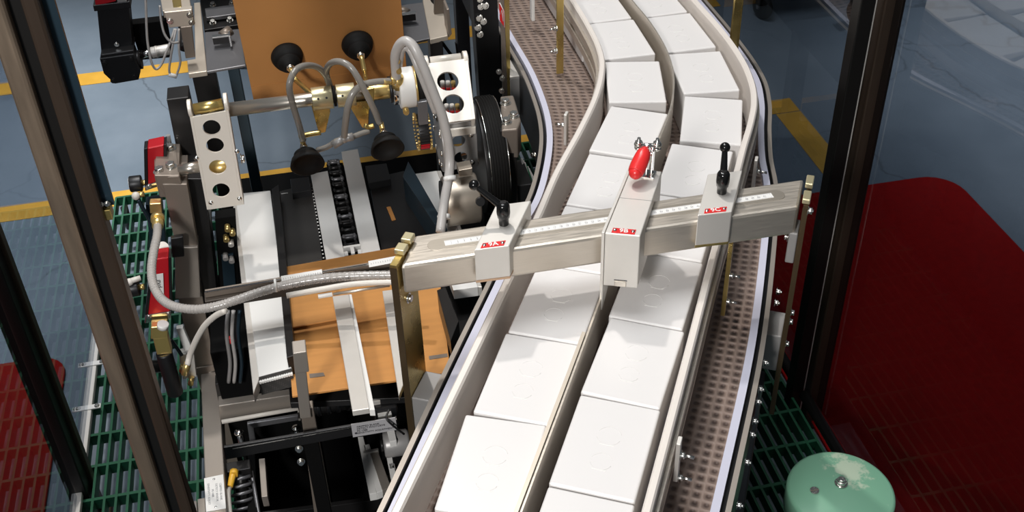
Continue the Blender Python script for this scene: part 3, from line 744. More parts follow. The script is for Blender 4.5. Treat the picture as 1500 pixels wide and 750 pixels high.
# right bearing block and right column
bt = [P(733,141,.952), P(752,139,.952), P(763,176,.952), P(758,189,.952), P(735,191,.952)]
bb_ = MB().prism(bt, (0,0,-.07), .003).build('bearing_block', 'frame', mf)
for a, c in ((740,150),(752,169),(741,178)):
    MB().hexbolt(P(a,c,.952)-Vector((0,.004,0)), (0,0,1), .0088, .009).build('bolt', 'bolt', bb_)
yc_ = P(735,191,.952).y
yslab([(733,192),(757,189),(756,224),(734,226)], yc_+.004, .09, 'column_head', 'blackmetal', mf)
yslab([(731,226),(757,223),(760,330),(735,332)], yc_-.002, .09, 'column', 'blackmetal', mf)
# side beam on the left, running towards the camera
MB().prism([P(294,546,.43), P(319,543,.43), P(334,780,.43), P(303,782,.43)], (0,0,-.055), .002).build('side_beam', 'frame_lt', mf)
q = [P(294,546,.432), P(319,543,.432)]; MB().tube([q[0]+Vector((.004,0,0)), q[1]-Vector((.003,0,0))], .0025, 8, 0, 2, False).build('weld_bead', 'chrome', mf)
for yy in (1.52,): MB().box(-.335, -.295, yy, yy+.04, .1101, .376, .002).build('leg', 'frame', mf)
# cross beams
yb = P(330,612,.43).y
yslab([(320,595),(437,577),(438,597),(322,616)], yb, .035, 'cross_beam', 'frame_lt', mf)
c = MB().tube([PY(325,618,yb-.01), PY(436,598,yb-.01), PY(439,614,yb-.012)], .0048, 12, 0, 1, False).build('bright_rod', 'whitehose', mf)
yb2 = P(380,735,.43).y
MB().prism([P(373,751,.42), P(566,724,.42), P(568,730,.42), P(375,757,.42)], (0,0,-.03), .001).build('cross_beam', 'blackmetal', mf)
MB().box(.30, .335, 1.0, 1.7, .30, .34, .002).build('side_beam', 'blackmetal', mf)
yslab([(315,563),(338,560),(340,598),(322,600)], yb+.03, .03, 'end_plate', 'blackmetal', mf)
# pan and base that close the machine underneath
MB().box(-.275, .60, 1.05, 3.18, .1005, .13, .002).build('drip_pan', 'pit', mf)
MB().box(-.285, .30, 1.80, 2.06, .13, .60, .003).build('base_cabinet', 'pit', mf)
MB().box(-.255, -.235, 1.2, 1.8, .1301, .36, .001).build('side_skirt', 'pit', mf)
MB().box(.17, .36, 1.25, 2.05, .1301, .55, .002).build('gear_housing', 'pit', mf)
# inner angle brackets seen through the frame
yg = yb-.04
yslab([(362,621),(437,609),(437,616),(371,627)], yg, .008, 'angle_bracket', 'greysteel', mf)
yslab([(362,622),(371,621),(375,647),(366,648)], yg, .008, 'angle_bracket', 'greysteel', mf)
MB().prism([P(379,672,.40), P(388,671,.40), P(392,727,.40), P(383,728,.40)], (0,0,-.03), .001).build('guide_bar', 'frame_lt', mf)
YB_ = 1.35
# adjusting screws
for (a, c, zz, h) in ((350,634,.44,.05),(434,628,.43,.02)):
    q = P(a, c, zz+h)
    b = MB().cyl(q-Vector((0,0,h+.03)), q, .0055, seg=14).lathe([(0,.006),(.008,.005),(.0095,0),(0,0)], q, (0,0,1), 18)
    b.cyl(q+Vector((-.010,0,-h-.01)), q+Vector((-.010,0,-h+.006)), .007, seg=6)
    b.build('adjusting_screw', 'chrome', mf)
for a, c in ((438,657),(441,676)):
    q = PY(a, c, YB_+.02); MB().hexbolt(q, (0,-1,.2), .005, .006).build('bolt', 'bolt', mf)
# name plate on the side beam
lp = [P(299,701,.4305), P(327,695,.4305), P(331,745,.4305), P(302,750,.4305)]
lpo = MB().prism(lp, (0,0,.0008)).build('instruction_plate', 'paper', mf)
cpt = sum(lp, Vector())/4
ldn = (lp[3]-lp[0]).normalized(); lrt = (lp[1]-lp[0]).normalized()
lettering('CRIPPED BLANK\nDETECT SENSOR\nPE-1088\nSENSITIVITY ADJUST', .0062, cpt+Vector((0,0,.0009)), ldn, lrt, 'inkgrey', lpo, 'lettering', .0003, 1.25)
for k in (.09, .91):
    q = (lp[0].lerp(lp[3],k)+lp[1].lerp(lp[2],k))/2; MB().lathe([(0,.0012),(.002,.0008),(.0026,0)], q+Vector((0,0,.0008)), (0,0,1), 14).build('rivet', 'chrome', lpo)

# ------------------------------------------------------------------ sensor bar with engraved plate (front of the machine)
YB = 1.33
sb = thing('sensor_bar', 'dark flat bar with an engraved grey plate, across the front of the machine', 'bar', PY(330,670,YB))
yslab([(327,656),(581,613),(579,627),(330,674)], YB, .006, 'bar', 'blackmetal', sb)
MB().prism([PY(340,657,YB)+Vector((0,0,.0006)), PY(581,614,YB)+Vector((0,0,.0006)), PY(581,614,YB)+Vector((0,.0065,.0006)), PY(340,657,YB)+Vector((0,.0065,.0006))], (0,0,-.003), .0006).build('bright_lip', 'alu', sb)
pp = [PY(514,621,YB-.001), PY(579,611,YB-.001), PY(582,629,YB-.001), PY(517,640,YB-.001)]
pl = MB().prism(pp, (0,-.001,0)).build('engraved_plate', 'greylabel', sb)
o = pp[0].lerp(pp[3],.5); ex = (pp[1]-pp[0]).normalized(); ey = (pp[0]-pp[3]).normalized()
lettering('GRIPPED BLANK\nDETECT PHOTOEYE\nPE-1088\nSENSITIVITY ADJUSTMENT', .0052, pp[0].lerp(pp[3],.5)+ex*.008+Vector((0,-.001,0)), ex, ey, 'ink', pl, 'lettering', .0004, .95, 'LEFT')
for k in ((.08,.72),(.93,.5)):
    q = pp[0].lerp(pp[1],k[0]).lerp(pp[3].lerp(pp[2],k[0]),k[1]); MB().lathe([(0,.0012),(.0018,.0008),(.0022,0)], q+Vector((0,-.001,0)), (0,-1,0), 12).build('screw', 'ink', pl)
MB().tube([PY(570,600,YB+.01), PY(566,612,YB-.004), PY(574,622,YB-.01), PY(592,636,YB-.008)], .0018, 8).build('cable', 'black', sb)

# ------------------------------------------------------------------ upright support arm
ar = thing('support_post', 'grey square post standing in front of the brown cardboard, left of the slotted bar', 'post', (-.10,1.36,.13))
yslab([(440,600),(459,597),(488,760),(462,764)], 1.362, .018, 'post', 'frame', ar)
yslab([(429,518),(449,515),(453,545),(432,548)], 1.350, .03, 'head_block', 'frame_lt', ar)
yslab([(432,546),(449,544),(456,612),(440,614)], 1.356, .02, 'upper_bar', 'frame_lt', ar)

# ================================================================== CARTON MAGAZINE (tilted bed with chain)
SL = math.atan(.185); Z0, Y0 = .78, 1.6
mg = thing('carton_magazine', 'tilted magazine bed with two white slide strips, a black lug chain and pale side covers', 'magazine', (0,Y0,Z0))
mg.rotation_euler = (-SL, 0, 0); mg['_o'] = [0.0,0.0,0.0]
MGI = Matrix.Rotation(SL, 3, 'X')      # world -> local
def ML(px, py, h=0.0):
    n = Vector((0, math.sin(SL), math.cos(SL))); o = Vector((0,Y0,Z0))+n*h
    d = ray(px, py); t = (o-CAM).dot(n)/d.dot(n); return MGI @ (CAM+d*t-Vector((0,Y0,Z0)))
def mgslab(pxs, h, th, name, m, parent=None, bv=.001):
    return MB().prism([ML(a, c, h) for a, c in pxs], (0,0,-th), bv).build(name, m, mg if parent is None else parent)
cvl = mgslab([(344,284),(396,279),(427,540),(379,553)], .03, .022, 'side_cover', 'white')
mgslab([(340,286),(345,285),(380,553),(371,577)], .028, .02, 'cover_edge', 'alu', cvl)
fe = [ML(379,554,.03), ML(428,541,.03)]
MB().prism([fe[0], fe[1], fe[1]+Vector((0,-.006,-.030)), fe[0]+Vector((0,-.006,-.030))], (0,.004,0)).build('end_strip', 'perf', cvl)
for k in range(14):
    q = fe[0].lerp(fe[1], (k+.5)/14)+Vector((0,-.003,-.006)); MB().cyl(q+Vector((0,.003,0)), q-Vector((0,.004,0)), .0022, seg=10).build('hole_rim', 'white', cvl)
cvr = mgslab([(604,255),(640,250),(700,420),(664,425)], .03, .02, 'side_cover', 'white')
mgslab([(640,250),(646,250),(706,420),(700,420)], .029, .02, 'cover_edge', 'alu', cvr)
# black side walls
mgslab([(398,277),(408,270),(432,520),(420,524)], .05, .07, 'side_wall', 'blackmetal')
mgslab([(590,258),(598,236),(655,335),(648,345)], .065, .09, 'side_wall', 'blueflag')
mgslab([(640,425),(652,420),(672,470),(660,500)], .06, .07, 'side_wall', 'blackmetal')
# bed plates
mgslab([(410,280),(456,268),(472,380),(416,394)], .004, .012, 'perforated_plate', 'perf')
mgslab([(540,262),(592,250),(642,345),(560,372)], .004, .012, 'slide_plate', 'blackmetal')
mgslab([(455,255),(480,250),(505,376),(478,382)], .016, .016, 'slide_strip', 'white')
mgslab([(500,222),(524,218),(557,366),(530,372)], .016, .016, 'slide_strip', 'white')
mgslab([(408,392),(640,352),(700,470),(640,580),(425,590)], -.03, .012, 'bed_pan', 'blackmetal')
mgslab([(478,240),(502,238),(530,378),(505,382)], -.006, .008, 'chain_track', 'pit')
# small bright dots along the perforated plate
for k in range(22):
    q = ML(457,275,.0045).lerp(ML(474,378,.0045), k/21); MB().box(q.x-.0016, q.x+.0016, q.y-.0022, q.y+.0022, q.z, q.z+.001).build('edge_mark', 'paper', mg)
for k in range(5):
    q = ML(413,284,.0045).lerp(ML(421,283,.0045), k/4); MB().box(q.x-.0014, q.x+.0014, q.y-.0018, q.y+.0018, q.z, q.z+.001).build('edge_mark', 'paper', mg)
# lug chain: links
c0, c1 = ML(488,236,.004), ML(518,378,.004); nl = 15
for k in range(nl):
    q = c0.lerp(c1, (k+.3)/nl)
    b = MB().box(q.x-.014, q.x-.009, q.y-.008, q.y+.008, q.z-.004, q.z+.006, .001).box(q.x+.009, q.x+.014, q.y-.008, q.y+.008, q.z-.004, q.z+.006, .001)
    b.cyl((q.x-.016,q.y,q.z+.001), (q.x+.016,q.y,q.z+.001), .0042, seg=12)
    if k % 2 == 0: b.box(q.x-.009, q.x+.009, q.y-.003, q.y+.003, q.z, q.z+.008, .001)
    b.build('chain_link', 'blackmetal' if k % 3 else 'greysteel', mg)
q = c1+Vector((.0,.008,.008))
MB().box(q.x-.018,q.x+.018,q.y+.010,q.y+.018,q.z-.004,q.z+.010,.001).box(q.x-.004,q.x+.004,q.y-.022,q.y+.012,q.z-.004,q.z+.010,.001).box(q.x-.018,q.x-.010,q.y-.022,q.y-.004,q.z-.004,q.z+.008,.001).box(q.x+.010,q.x+.018,q.y-.022,q.y-.004,q.z-.004,q.z+.008,.001).build('pusher_lug', 'white', mg)
mgslab([(566,303),(572,302),(580,321),(574,323)], .006, .002, 'tape_mark', 'cardboard')
mgslab([(425,262),(452,259),(455,278),(428,283)], .02, .02, 'stop_block', 'black')
mgslab([(535,243),(566,239),(572,262),(540,268)], .02, .02, 'stop_block', 'black')
q0, q1 = PY(560,262,1.99), PY(592,255,1.99)
MB().cyl(q0, q1, .004, seg=12).build('bright_rod', 'chrome', mg) if False else None

# cardboard blanks lying on the bed
def card(label, pxs, h, th=.004, world_h=None):
    o = thing('cardboard_blank', label, 'cardboard', (0,Y0,Z0), 'brown cardboard blanks'); o.rotation_euler = (-SL,0,0); o['_o'] = [0.0,0.0,0.0]
    MB().prism([ML(a, c, h) for a, c in pxs], (0,0,-th), .0006).build('sheet', 'cardboard_lit', o)
    return o
card('narrow brown cardboard strip lying behind the dark cross bar on the magazine', [(411,392),(592,360),(600,384),(416,414)], .022)
c_ = card('large brown cardboard blank with a dark slot, under the slotted bar at the magazine front', [(416,408),(640,372),(660,545),(428,580)], .014)
MB().prism([ML(453,548,.0142), ML(474,546,.0142), ML(476,551,.0142), ML(454,554,.0142)], (0,0,.0006)).build('slot', 'frame', c_)
MB().prism([ML(628,522,.0142), ML(655,518,.0142), ML(656,523,.0142), ML(629,527,.0142)], (0,0,.0006)).build('slot', 'frame', c_)
card('folded-down brown cardboard flap at the very front edge of the magazine stack', [(420,438),(492,426),(500,466),(424,480)], .022, .003)

# slotted bar above the cardboard
gb = thing('slotted_bar', 'pale flat bar lying over the brown cardboard towards the engraved plate', 'bar', (0,Y0,Z0)); gb.rotation_euler = (-SL,0,0); gb['_o'] = [0.0,0.0,0.0]
MB().prism([ML(487,434,.045), ML(511,431,.045), ML(541,598,.045), ML(516,602,.045)], (0,0,-.010), .001).build('bar', 'alu', gb)
MB().prism([ML(511,431,.042), ML(515,431,.042), ML(549,600,.042), ML(541,600,.042)], (0,0,-.012), .0006).build('side_lip', 'white', gb)
gb2 = thing('slotted_bar', 'pale tapered strip beside the yellow leg plate of the gauge beam', 'bar', (0,Y0,Z0)); gb2.rotation_euler = (-SL,0,0); gb2['_o'] = [0.0,0.0,0.0]
MB().prism([ML(560,426,.04), ML(575,424,.04), ML(592,560,.04), ML(584,580,.04)], (0,0,-.010), .001).build('strip', 'alu', gb2)
# slide unit below the plate
su = thing('slide_unit', 'pale slotted slide rails with a sensor head below the engraved plate', 'slide unit', P(555,680,.42))
for pts in ([(524,640),(532,639),(552,722),(541,724)], [(532,652),(541,650),(562,718),(552,722)], [(560,636),(567,635),(584,712),(575,714)]):
    MB().prism([P(a, c, .47) for a, c in pts], (0,0,-.02), .001).build('rail', 'white', su)
MB().prism([P(532,660,.475), P(554,656,.475), P(554,660,.475), P(532,664,.475)], (0,0,-.012), .001).build('cross_piece', 'alu', su)
MB().prism([P(542,664,.472), P(554,662,.472), P(573,714,.472), P(560,718,.472)], (0,0,-.018), .001).build('worn_rail', 'frame_lt', su)
MB().prism([P(530,640,.46), P(556,636,.46), P(558,657,.46), P(533,661,.46)], (0,0,-.03), .001).build('sensor_head', 'black', su)
MB().prism([P(552,715,.46), P(572,712,.46), P(573,722,.46), P(553,725,.46)], (0,0,-.03), .001).build('end_stop', 'black', su)
# grey roller / drive casting
ro = thing('drive_roller', 'grey rounded roller casting between the engraved plate and the conveyor', 'roller', P(582,655,.52))
a_, b_ = P(562,652,.52), P(600,646,.52)
MB().cyl(a_, b_, .026, seg=28, bv=.005).build('roller', 'greygrey', ro)
MB().cyl(a_-Vector((.006,0,0)), a_, .012, seg=18).build('shaft_end', 'blackmetal', ro)
MB().prism([P(566,628,.55), P(577,626,.55), P(581,645,.55), P(571,647,.55)], (0,0,-.02), .001).build('strap', 'white', ro)
MB().prism([P(568,677,.47), P(578,676,.47), P(580,686,.47), P(570,688,.47)], (0,0,-.03), .002).build('clamp', 'greygrey', ro)
MB().prism([P(566,690,.44), P(585,687,.44), P(589,703,.44), P(570,706,.44)], (0,0,-.03), .003).build('clamp', 'frame_lt', ro)
# black rubber buffers in front of the cardboard edge
bu = thing('chain_tensioner', 'black chain tensioner block with two pale lugs under the cardboard edge', 'tensioner', P(565,590,.73))
MB().prism([P(541,578,.775), P(574,572,.775), P(583,594,.775), P(548,600,.775)], (0,0,-.05), .004).build('block', 'black', bu)
for a, c in ((552,588),(571,584)):
    q = P(a, c, .780); MB().obox(q, (.012,.008,.010), 0, .001).build('lug', 'alu', bu)
MB().prism([P(552,602,.765), P(572,599,.765), P(574,607,.765), P(554,611,.765)], (0,0,-.02), .001).build('pad', 'white', bu)
ib = thing('feed_shaft', 'black ribbed feed shaft in the shadow below the cardboard edge', 'shaft', P(500,600,.62))
a_, b_ = P(456,592,.66), P(520,580,.66)
MB().cyl(a_, b_, .022, seg=24, bv=.003).build('drum', 'blackmetal', ib)
for k in range(4):
    q = a_.lerp(b_, .15+.22*k); MB().cyl(q-Vector((.004,0,0)), q+Vector((.004,0,0)), .025, seg=24, bv=.002).build('rib', 'black', ib)

# ------------------------------------------------------------------ dark cross bar with white scale strips
cb_ = thing('cross_bar', 'dark cross bar carrying two white scale strips, above the cardboard blanks', 'bar', P(300,425,.90))
bz = .895
MB().prism([P(299,428,bz), P(412,411,bz), P(590,375,bz), P(592,389,bz), P(300,443,bz)][0:1]+[P(590,380,bz), P(591,394,bz), P(300,442,bz)], (0,0,-.018), .001).build('bar', 'darkbrown', cb_)
MB().prism([P(300,424,bz+.012), P(590,376,bz+.012), P(590,380,bz+.012), P(300,428,bz+.012)], (0,0,-.025), .0006).build('upright_lip', 'frame', cb_)
MB().tube([P(300,428,bz+.0135), P(590,379,bz+.0135)], .0018, 8, 0, 1, False).build('bright_edge', 'chrome', cb_)
for a, c in (((412,408),(472,398)), ((540,386),(588,377))):
    u0, u1 = P(*a, bz+.016), P(*c, bz+.016)
    s_ = MB().prism([u0+Vector((0,-.006,-.004)), u1+Vector((0,-.006,-.004)), u1+Vector((0,.002,.004)), u0+Vector((0,.002,.004))], (0,.002,-.002)).build('scale_strip', 'paper', cb_)
    nn = int((u1-u0).length/.004); t_ = MB()
    for k in range(1, nn):
        w = u0.lerp(u1, k/nn); t_.box(w.x-.0003, w.x+.0003, w.y-.0032, w.y-.0005, w.z-.0005, w.z+.0012)
    t_.build('graduations', 'inkgrey', s_)
# thin rod with white ferrule under it
rd = thing('ferrule_rod', 'thin steel rod with a white ferrule tip just under the clear hose', 'rod', P(470,432,.88))
MB().cyl(P(488,431,.875), P(571,418,.875), .0028, seg=12).build('rod', 'steel', rd)
MB().cyl(P(466,434.5,.875), P(487,431,.875), .0042, seg=14, bv=.0008).build('ferrule', 'white', rd)
# dark supports that carry the magazine bed, the slide unit, the roller and the sensor bar
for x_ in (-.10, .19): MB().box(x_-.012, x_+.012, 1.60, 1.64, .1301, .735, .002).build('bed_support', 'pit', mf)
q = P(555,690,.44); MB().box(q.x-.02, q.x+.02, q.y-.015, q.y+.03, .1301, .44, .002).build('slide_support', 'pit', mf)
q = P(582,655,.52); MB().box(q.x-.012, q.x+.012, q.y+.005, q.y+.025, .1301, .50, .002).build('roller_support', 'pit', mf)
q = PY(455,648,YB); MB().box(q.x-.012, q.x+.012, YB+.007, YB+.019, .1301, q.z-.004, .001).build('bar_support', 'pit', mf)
# ================================================================== ROTARY PICK-AND-PLACE HEAD
YS = 1.95
rh = thing('rotary_head', 'rotary pick-up head: bright shaft between two drilled arms with four black suction cups', 'rotary head', (0,YS,1.065))
s0, s1 = PY(336,163,YS), PY(586,127,YS)
sz = (s0.z+s1.z)/2; s0.z = s1.z = sz
MB().cyl(s0, s1, .0135, seg=28).build('shaft', 'satin', rh)
def arm(px_tl, px_tr, px_br, px_bl, y, holes, m, hole_r, th=.004, depth=.03, discs=True):
    tl, tr, br, bl = [PY(*q, y) for q in (px_tl, px_tr, px_br, px_bl)]
    O = bl; pts = [((q-O).x, (q-O).z) for q in (bl, br, tr, tl)]
    hs = []
    for a, c in holes:
        h = PY(a, c, y)-O; hs.append((h.x, h.z, hole_r))
    ob = MB().holed(pts, hs, (0,th,0), (O, (1,0,0), (0,0,1))).build('drilled_arm', m, rh)
    for e0, e1, sx in ((bl, tl, -1), (br, tr, 1)):
        n = Vector((sx,0,0))
        pr = [e0+Vector((0,0,0)), e0+Vector((0,depth,0)), e1+Vector((0,depth,0)), e1]
        MB().prism(pr, n*.005, .0008).build('side_flange', m, ob)
        MB().cyl(e1+Vector((0,depth*.5,.012))-n*.001, e1+Vector((0,depth*.5,.012))+n*.006, depth*.56, seg=26, bv=.001).build('pivot_boss', m, ob)
    return ob, tl, tr, br, bl
a1_, tl, tr, br, bl = arm((282,172), (331,163), (354,300), (307,307), YS-.03, [(310,187),(315,213),(319,245),(324,279)], 'whitearm', .0165)
cap = MB().cyl(tl+Vector((.004,.015,.008)), tr+Vector((-.004,.015,.008)), .011, seg=20).build('cross_spacer', 'gold', a1_)
for a, c in ((288,232),(347,222),(309,297),(351,291)):
    q = PY(a, c, YS-.03); MB().lathe([(0,.003),(.003,.0026),(.0045,.001),(.005,0)], q, (0,-1,0), 16).build('screw', 'bolt', a1_)
q = PY(353,233,YS-.02); MB().hexbolt(q, (1,0,0), .008, .006).build('bolt', 'bolt', a1_)
MB().cyl(PY(262,250,YS), PY(296,243,YS), .0115, seg=22).build('pivot_shaft', 'satin', rh)
MB().cyl(PY(305,252,YS)+Vector((0,.01,0)), PY(345,246,YS)+Vector((0,.01,0)), .016, seg=22).build('inner_bush', 'brass', a1_)
tl, tr, br, bl = PY(627,93,2.02), PY(681,86,2.02), PY(692,174,1.905), PY(656,180,1.905)
bl.z = br.z = (bl.z+br.z)/2; tl.z = tr.z = (tl.z+tr.z)/2
ey = ((tl+tr)/2-(bl+br)/2); Lh = Vector((0, ey.y, ey.z)).length; ey = Vector((0, ey.y, ey.z))/Lh; nrm = Vector((1,0,0)).cross(ey)   # nrm faces the camera
pts = [((v-bl).x, (v-bl).dot(ey)) for v in (bl, br, tr, tl)]
def onplate(px, py):
    d = ray(px, py); t = (bl-CAM).dot(nrm)/d.dot(nrm); q = CAM+d*t-bl; return (q.x, q.dot(ey))
hs = [onplate(656,119)+(.0215,), onplate(664,152)+(.0215,)]
a2_ = MB().holed(pts, hs, -nrm*.005, (bl, (1,0,0), ey)).build('drilled_arm', 'whitearm', rh)
for e0, e1, sx in ((bl, tl, -1), (br, tr, 1)):
    MB().prism([e0, e0-nrm*.03, e1-nrm*.03, e1], (sx*.006,0,0), .0008).build('side_flange', 'whitearm', a2_)
    c_ = e1+ey*.006-nrm*.014; MB().cyl(c_-Vector((.002*sx,0,0)), c_+Vector((.007*sx,0,0)), .018, seg=26, bv=.001).build('pivot_boss', 'whitearm', a2_)
MB().cyl(tl+ey*.010-nrm*.012+Vector((.006,0,0)), tr+ey*.010-nrm*.012-Vector((.006,0,0)), .010, seg=20).build('cross_spacer', 'whitearm', a2_)
for v, k in ((tl,.12),(tr,.12),(bl,-.08),(br,-.08)):
    pass
a3_, tl, tr, br, bl = arm((650,183), (694,177), (697,243), (656,250), YS-.004, [(672,207),(675,231)], 'greygrey', .014)
for a, c in ((658,200),(690,198),(661,244),(692,238)):
    q = PY(a, c, YS-.004); MB().lathe([(0,.004),(.004,.003),(.0055,.001),(.006,0)], q, (0,-1,0), 16).build('screw', 'bolt', a3_)
MB().prism([PY(644,192,YS-.012), PY(697,186,YS-.012), PY(697,196,YS-.012), PY(645,203,YS-.012)], (0,.006,0), .001).build('cross_strap', 'whitearm', a3_)
# valve coils seen through the holes of the white arm
for px0, py0 in ((657,118),(663,152)):
    for k in range(3):
        u_, v_ = onplate(px0-8+8*k, py0+2); q = bl+Vector((1,0,0))*u_+ey*v_-nrm*.022
        MB().cyl(q, q+Vector((0,0,.014)), .0048, seg=12).build('fitting', 'brass' if k == 2 else 'alu', a2_)
        MB().cyl(q+Vector((0,-.001,-.008)), q+Vector((0,-.001,0)), .0046, seg=12).build('release_ring', 'redlabel', a2_)
# rotary union
u0, u1 = PY(583,129,YS), PY(607,126,YS); u0.z = u1.z = sz; u0.y = u1.y = YS
un = MB().cyl(u0, u1, .040, seg=40, bv=.003).build('rotary_union', 'white', rh)
MB().cyl(u0-Vector((.012,0,0)), u0, .031, seg=36, bv=.002).build('bearing_ring', 'chrome', un)
MB().cyl(u0-Vector((.018,0,0)), u0-Vector((.011,0,0)), .026, seg=32).build('seal', 'black', un)
MB().cyl(u1, u1+Vector((.003,0,0)), .0405, seg=40).build('edge_ring', 'brass', un)
MB().cyl(u1+Vector((.003,0,0)), u1+Vector((.022,0,0)), .036, seg=36).build('hub', 'rubber', un)
for a, c in ((594,160),(583,100),(581,85)):
    q = PY(a, c, YS-.030); MB().cyl(q, q+Vector((0,-.010,-.001)), .0065, seg=6).cyl(q+Vector((0,-.010,-.001)), q+Vector((0,-.014,-.001)), .005, seg=14).build('port_plug', 'brass', un)
# gold split collars with their bracket plates
def collar(pa, pb, plate):
    c0, c1 = PY(*pa, YS), PY(*pb, YS); c0.z = c1.z = sz; c0.y = c1.y = YS
    o = MB().cyl(c0, c1, .0225, seg=32, bv=.001).build('split_collar', 'palegold', rh)
    for k in (.3, .7):
        q = c0.lerp(c1, k)+Vector((0,-.0195,.010)); MB().cyl(q, q+Vector((0,-.0016,.0008)), .0022, seg=10).build('set_screw', 'ink', o)
    yslab(plate, YS-.012, .008, 'cup_bracket', 'gold', o)
    return o
k1 = collar((457,145), (487,141), [(456,155),(483,152),(484,164),(477,194),(467,196),(459,166)])
k2 = collar((493,140), (520,136), [(516,150),(537,148),(541,160),(540,185),(531,188),(512,156)])
MB().cyl(PY(488,141,YS), PY(492,140.5,YS), .020, seg=28).build('collar_gap_ring', 'rubber', rh)
c0, c1 = PY(540,134,YS), PY(572,129,YS)
c0.z = c1.z = sz; MB().cyl(c0, c1, .017, seg=28, bv=.001).build('split_collar', 'brass', rh)
yslab([(527,122),(534,120),(536,134),(528,136)], YS-.016, .008, 'clamp_ear', 'alu', rh)
yslab([(534,131),(548,129),(548,160),(540,161)], YS-.02, .006, 'clamp_ear', 'gold', rh)
# suction cups
def cup(pos, d, stem_to, label=None):
    """bell-shaped bellows cup: mouth along d from its neck"""
    d = Vector(d).normalized(); pos = Vector(pos)
    prof = [(r_*1.1, z_*1.1) for r_, z_ in [(.0,-.022),(.010,-.022),(.012,-.016),(.020,-.013),(.021,-.009),(.017,-.006),(.026,-.001),(.0285,.006),(.0300,.012),(.0275,.0125),(.022,.004),(.012,-.002),(0,-.004)]]
    o = MB().lathe(prof, pos, d, 36).build('suction_cup', 'rubber', rh)
    nk = pos-d*.022
    MB().cyl(nk, nk-d*.014, .0065, seg=18).cyl(nk-d*.004, nk-d*.008, .0085, seg=6).build('cup_stem', 'bolt', o)
    MB().tube([nk-d*.012, nk-d*.02, Vector(stem_to)], .0052, 12, 0, 6).build('barb', 'brass', o)
    return nk-d*.014
YBLK = 2.135
u_a = cup(PY(422,88,YBLK-.016), (-.1,1,.12), PY(434,118,2.06))
u_b = cup(PY(525,70,YBLK-.016), (-.05,1,.12), PY(534,105,2.06))
d_a = cup(PY(449,234,1.865), (.05,-.90,-.34), PY(443,203,1.915))
d_b = cup(PY(566,212,1.865), (.05,-.90,-.34), PY(558,180,1.915))
for a, c, a2, c2 in ((434,118,470,150),(534,105,540,140)):
    MB().tube([PY(a, c, 2.06), PY((a+a2)/2, (c+c2)/2, 2.0), PY(a2, c2, 1.965)], .005, 12).build('cup_arm', 'gold', rh)
# bracket bars reaching to the front cups
for pts in ([(438,201),(452,197),(470,194)], [(548,184),(540,186),(534,184)]):
    MB().tube([PY(a, c, 1.912) for a, c in pts], .0052, 10, 0, 6).build('cup_arm', 'gold', rh)
# cup hoses
def hose(pts, r, m, parent, name='hose', seg=14): return MB().tube([PY(a, c, y) for a, c, y in pts], r, seg, 0, 8).build(name, m, parent)
hose([(444,205,1.90),(437,180,1.88),(428,150,1.87),(424,125,1.87),(432,104,1.885),(448,96,1.91),(466,99,1.94),(478,112,1.96),(484,128,1.975)], .0062, 'cuphose', rh)
hose([(480,118,1.975),(478,104,1.95),(484,93,1.92),(497,90,1.90),(512,97,1.885),(525,115,1.875),(538,140,1.875),(550,165,1.885),(556,180,1.90)], .0062, 'cuphose', rh)
hose([(571,119,1.915),(552,120,1.90),(533,124,1.885),(518,135,1.875),(510,155,1.87),(506,180,1.875),(504,203,1.885)], .0066, 'cuphose', rh)
hose([(540,192,1.91),(528,196,1.90),(512,202,1.89),(494,206,1.89),(480,215,1.89),(465,220,1.90)], .0055, 'cuphose', rh)
y_ = PY(504,203,1.885)
MB().ball(y_, .009).cyl(y_+Vector((-.022,0,-.012)), y_, .0078, seg=16).cyl(y_, y_+Vector((.018,0,.002)), .0078, seg=16).build('y_joint', 'greygrey', rh)
MB().cyl(PY(560,120,1.905), PY(575,119,1.918), .0062, seg=14).cyl(PY(572,119,1.915), PY(583,118,1.925), .0075, seg=6).build('hose_barb', 'brass', rh)

# held cardboard blank
hb = thing('cardboard_blank', 'upright brown cardboard blank held against the two upper suction cups', 'cardboard', PY(470,140,YBLK), 'brown cardboard blanks')
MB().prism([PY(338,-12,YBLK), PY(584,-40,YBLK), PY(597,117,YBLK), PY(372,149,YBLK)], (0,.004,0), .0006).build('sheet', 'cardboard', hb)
MB().prism([PY(372,149,YBLK-.0008), PY(597,117,YBLK-.0008), PY(593,96,YBLK-.0008), PY(368,127,YBLK-.0008)], (0,.0012,0)).build('bottom_flap', 'cardboard', hb)

# unseen pack of blanks behind the held one, lengthened to shade the floor
pk = thing('cardboard_shade_pack', 'unseen pack of brown cardboard blanks behind the front blank, lengthened to shade the floor', 'cardboard', PY(470,140,YBLK+.05))
b = MB(); y_ = YBLK+.02
a0_, a1q, a2q, a3q = PY(330,-12,YBLK), PY(584,-40,YBLK), PY(596,112,YBLK), PY(373,144,YBLK)
while y_ < 4.25:
    up_ = (y_-YBLK)*.12
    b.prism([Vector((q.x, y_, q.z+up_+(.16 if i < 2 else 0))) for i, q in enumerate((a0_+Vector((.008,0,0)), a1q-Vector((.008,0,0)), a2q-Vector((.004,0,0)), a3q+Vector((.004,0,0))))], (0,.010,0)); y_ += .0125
o_ = b.build('blanks', 'cardboard', pk); o_['kind'] = 'stuff'

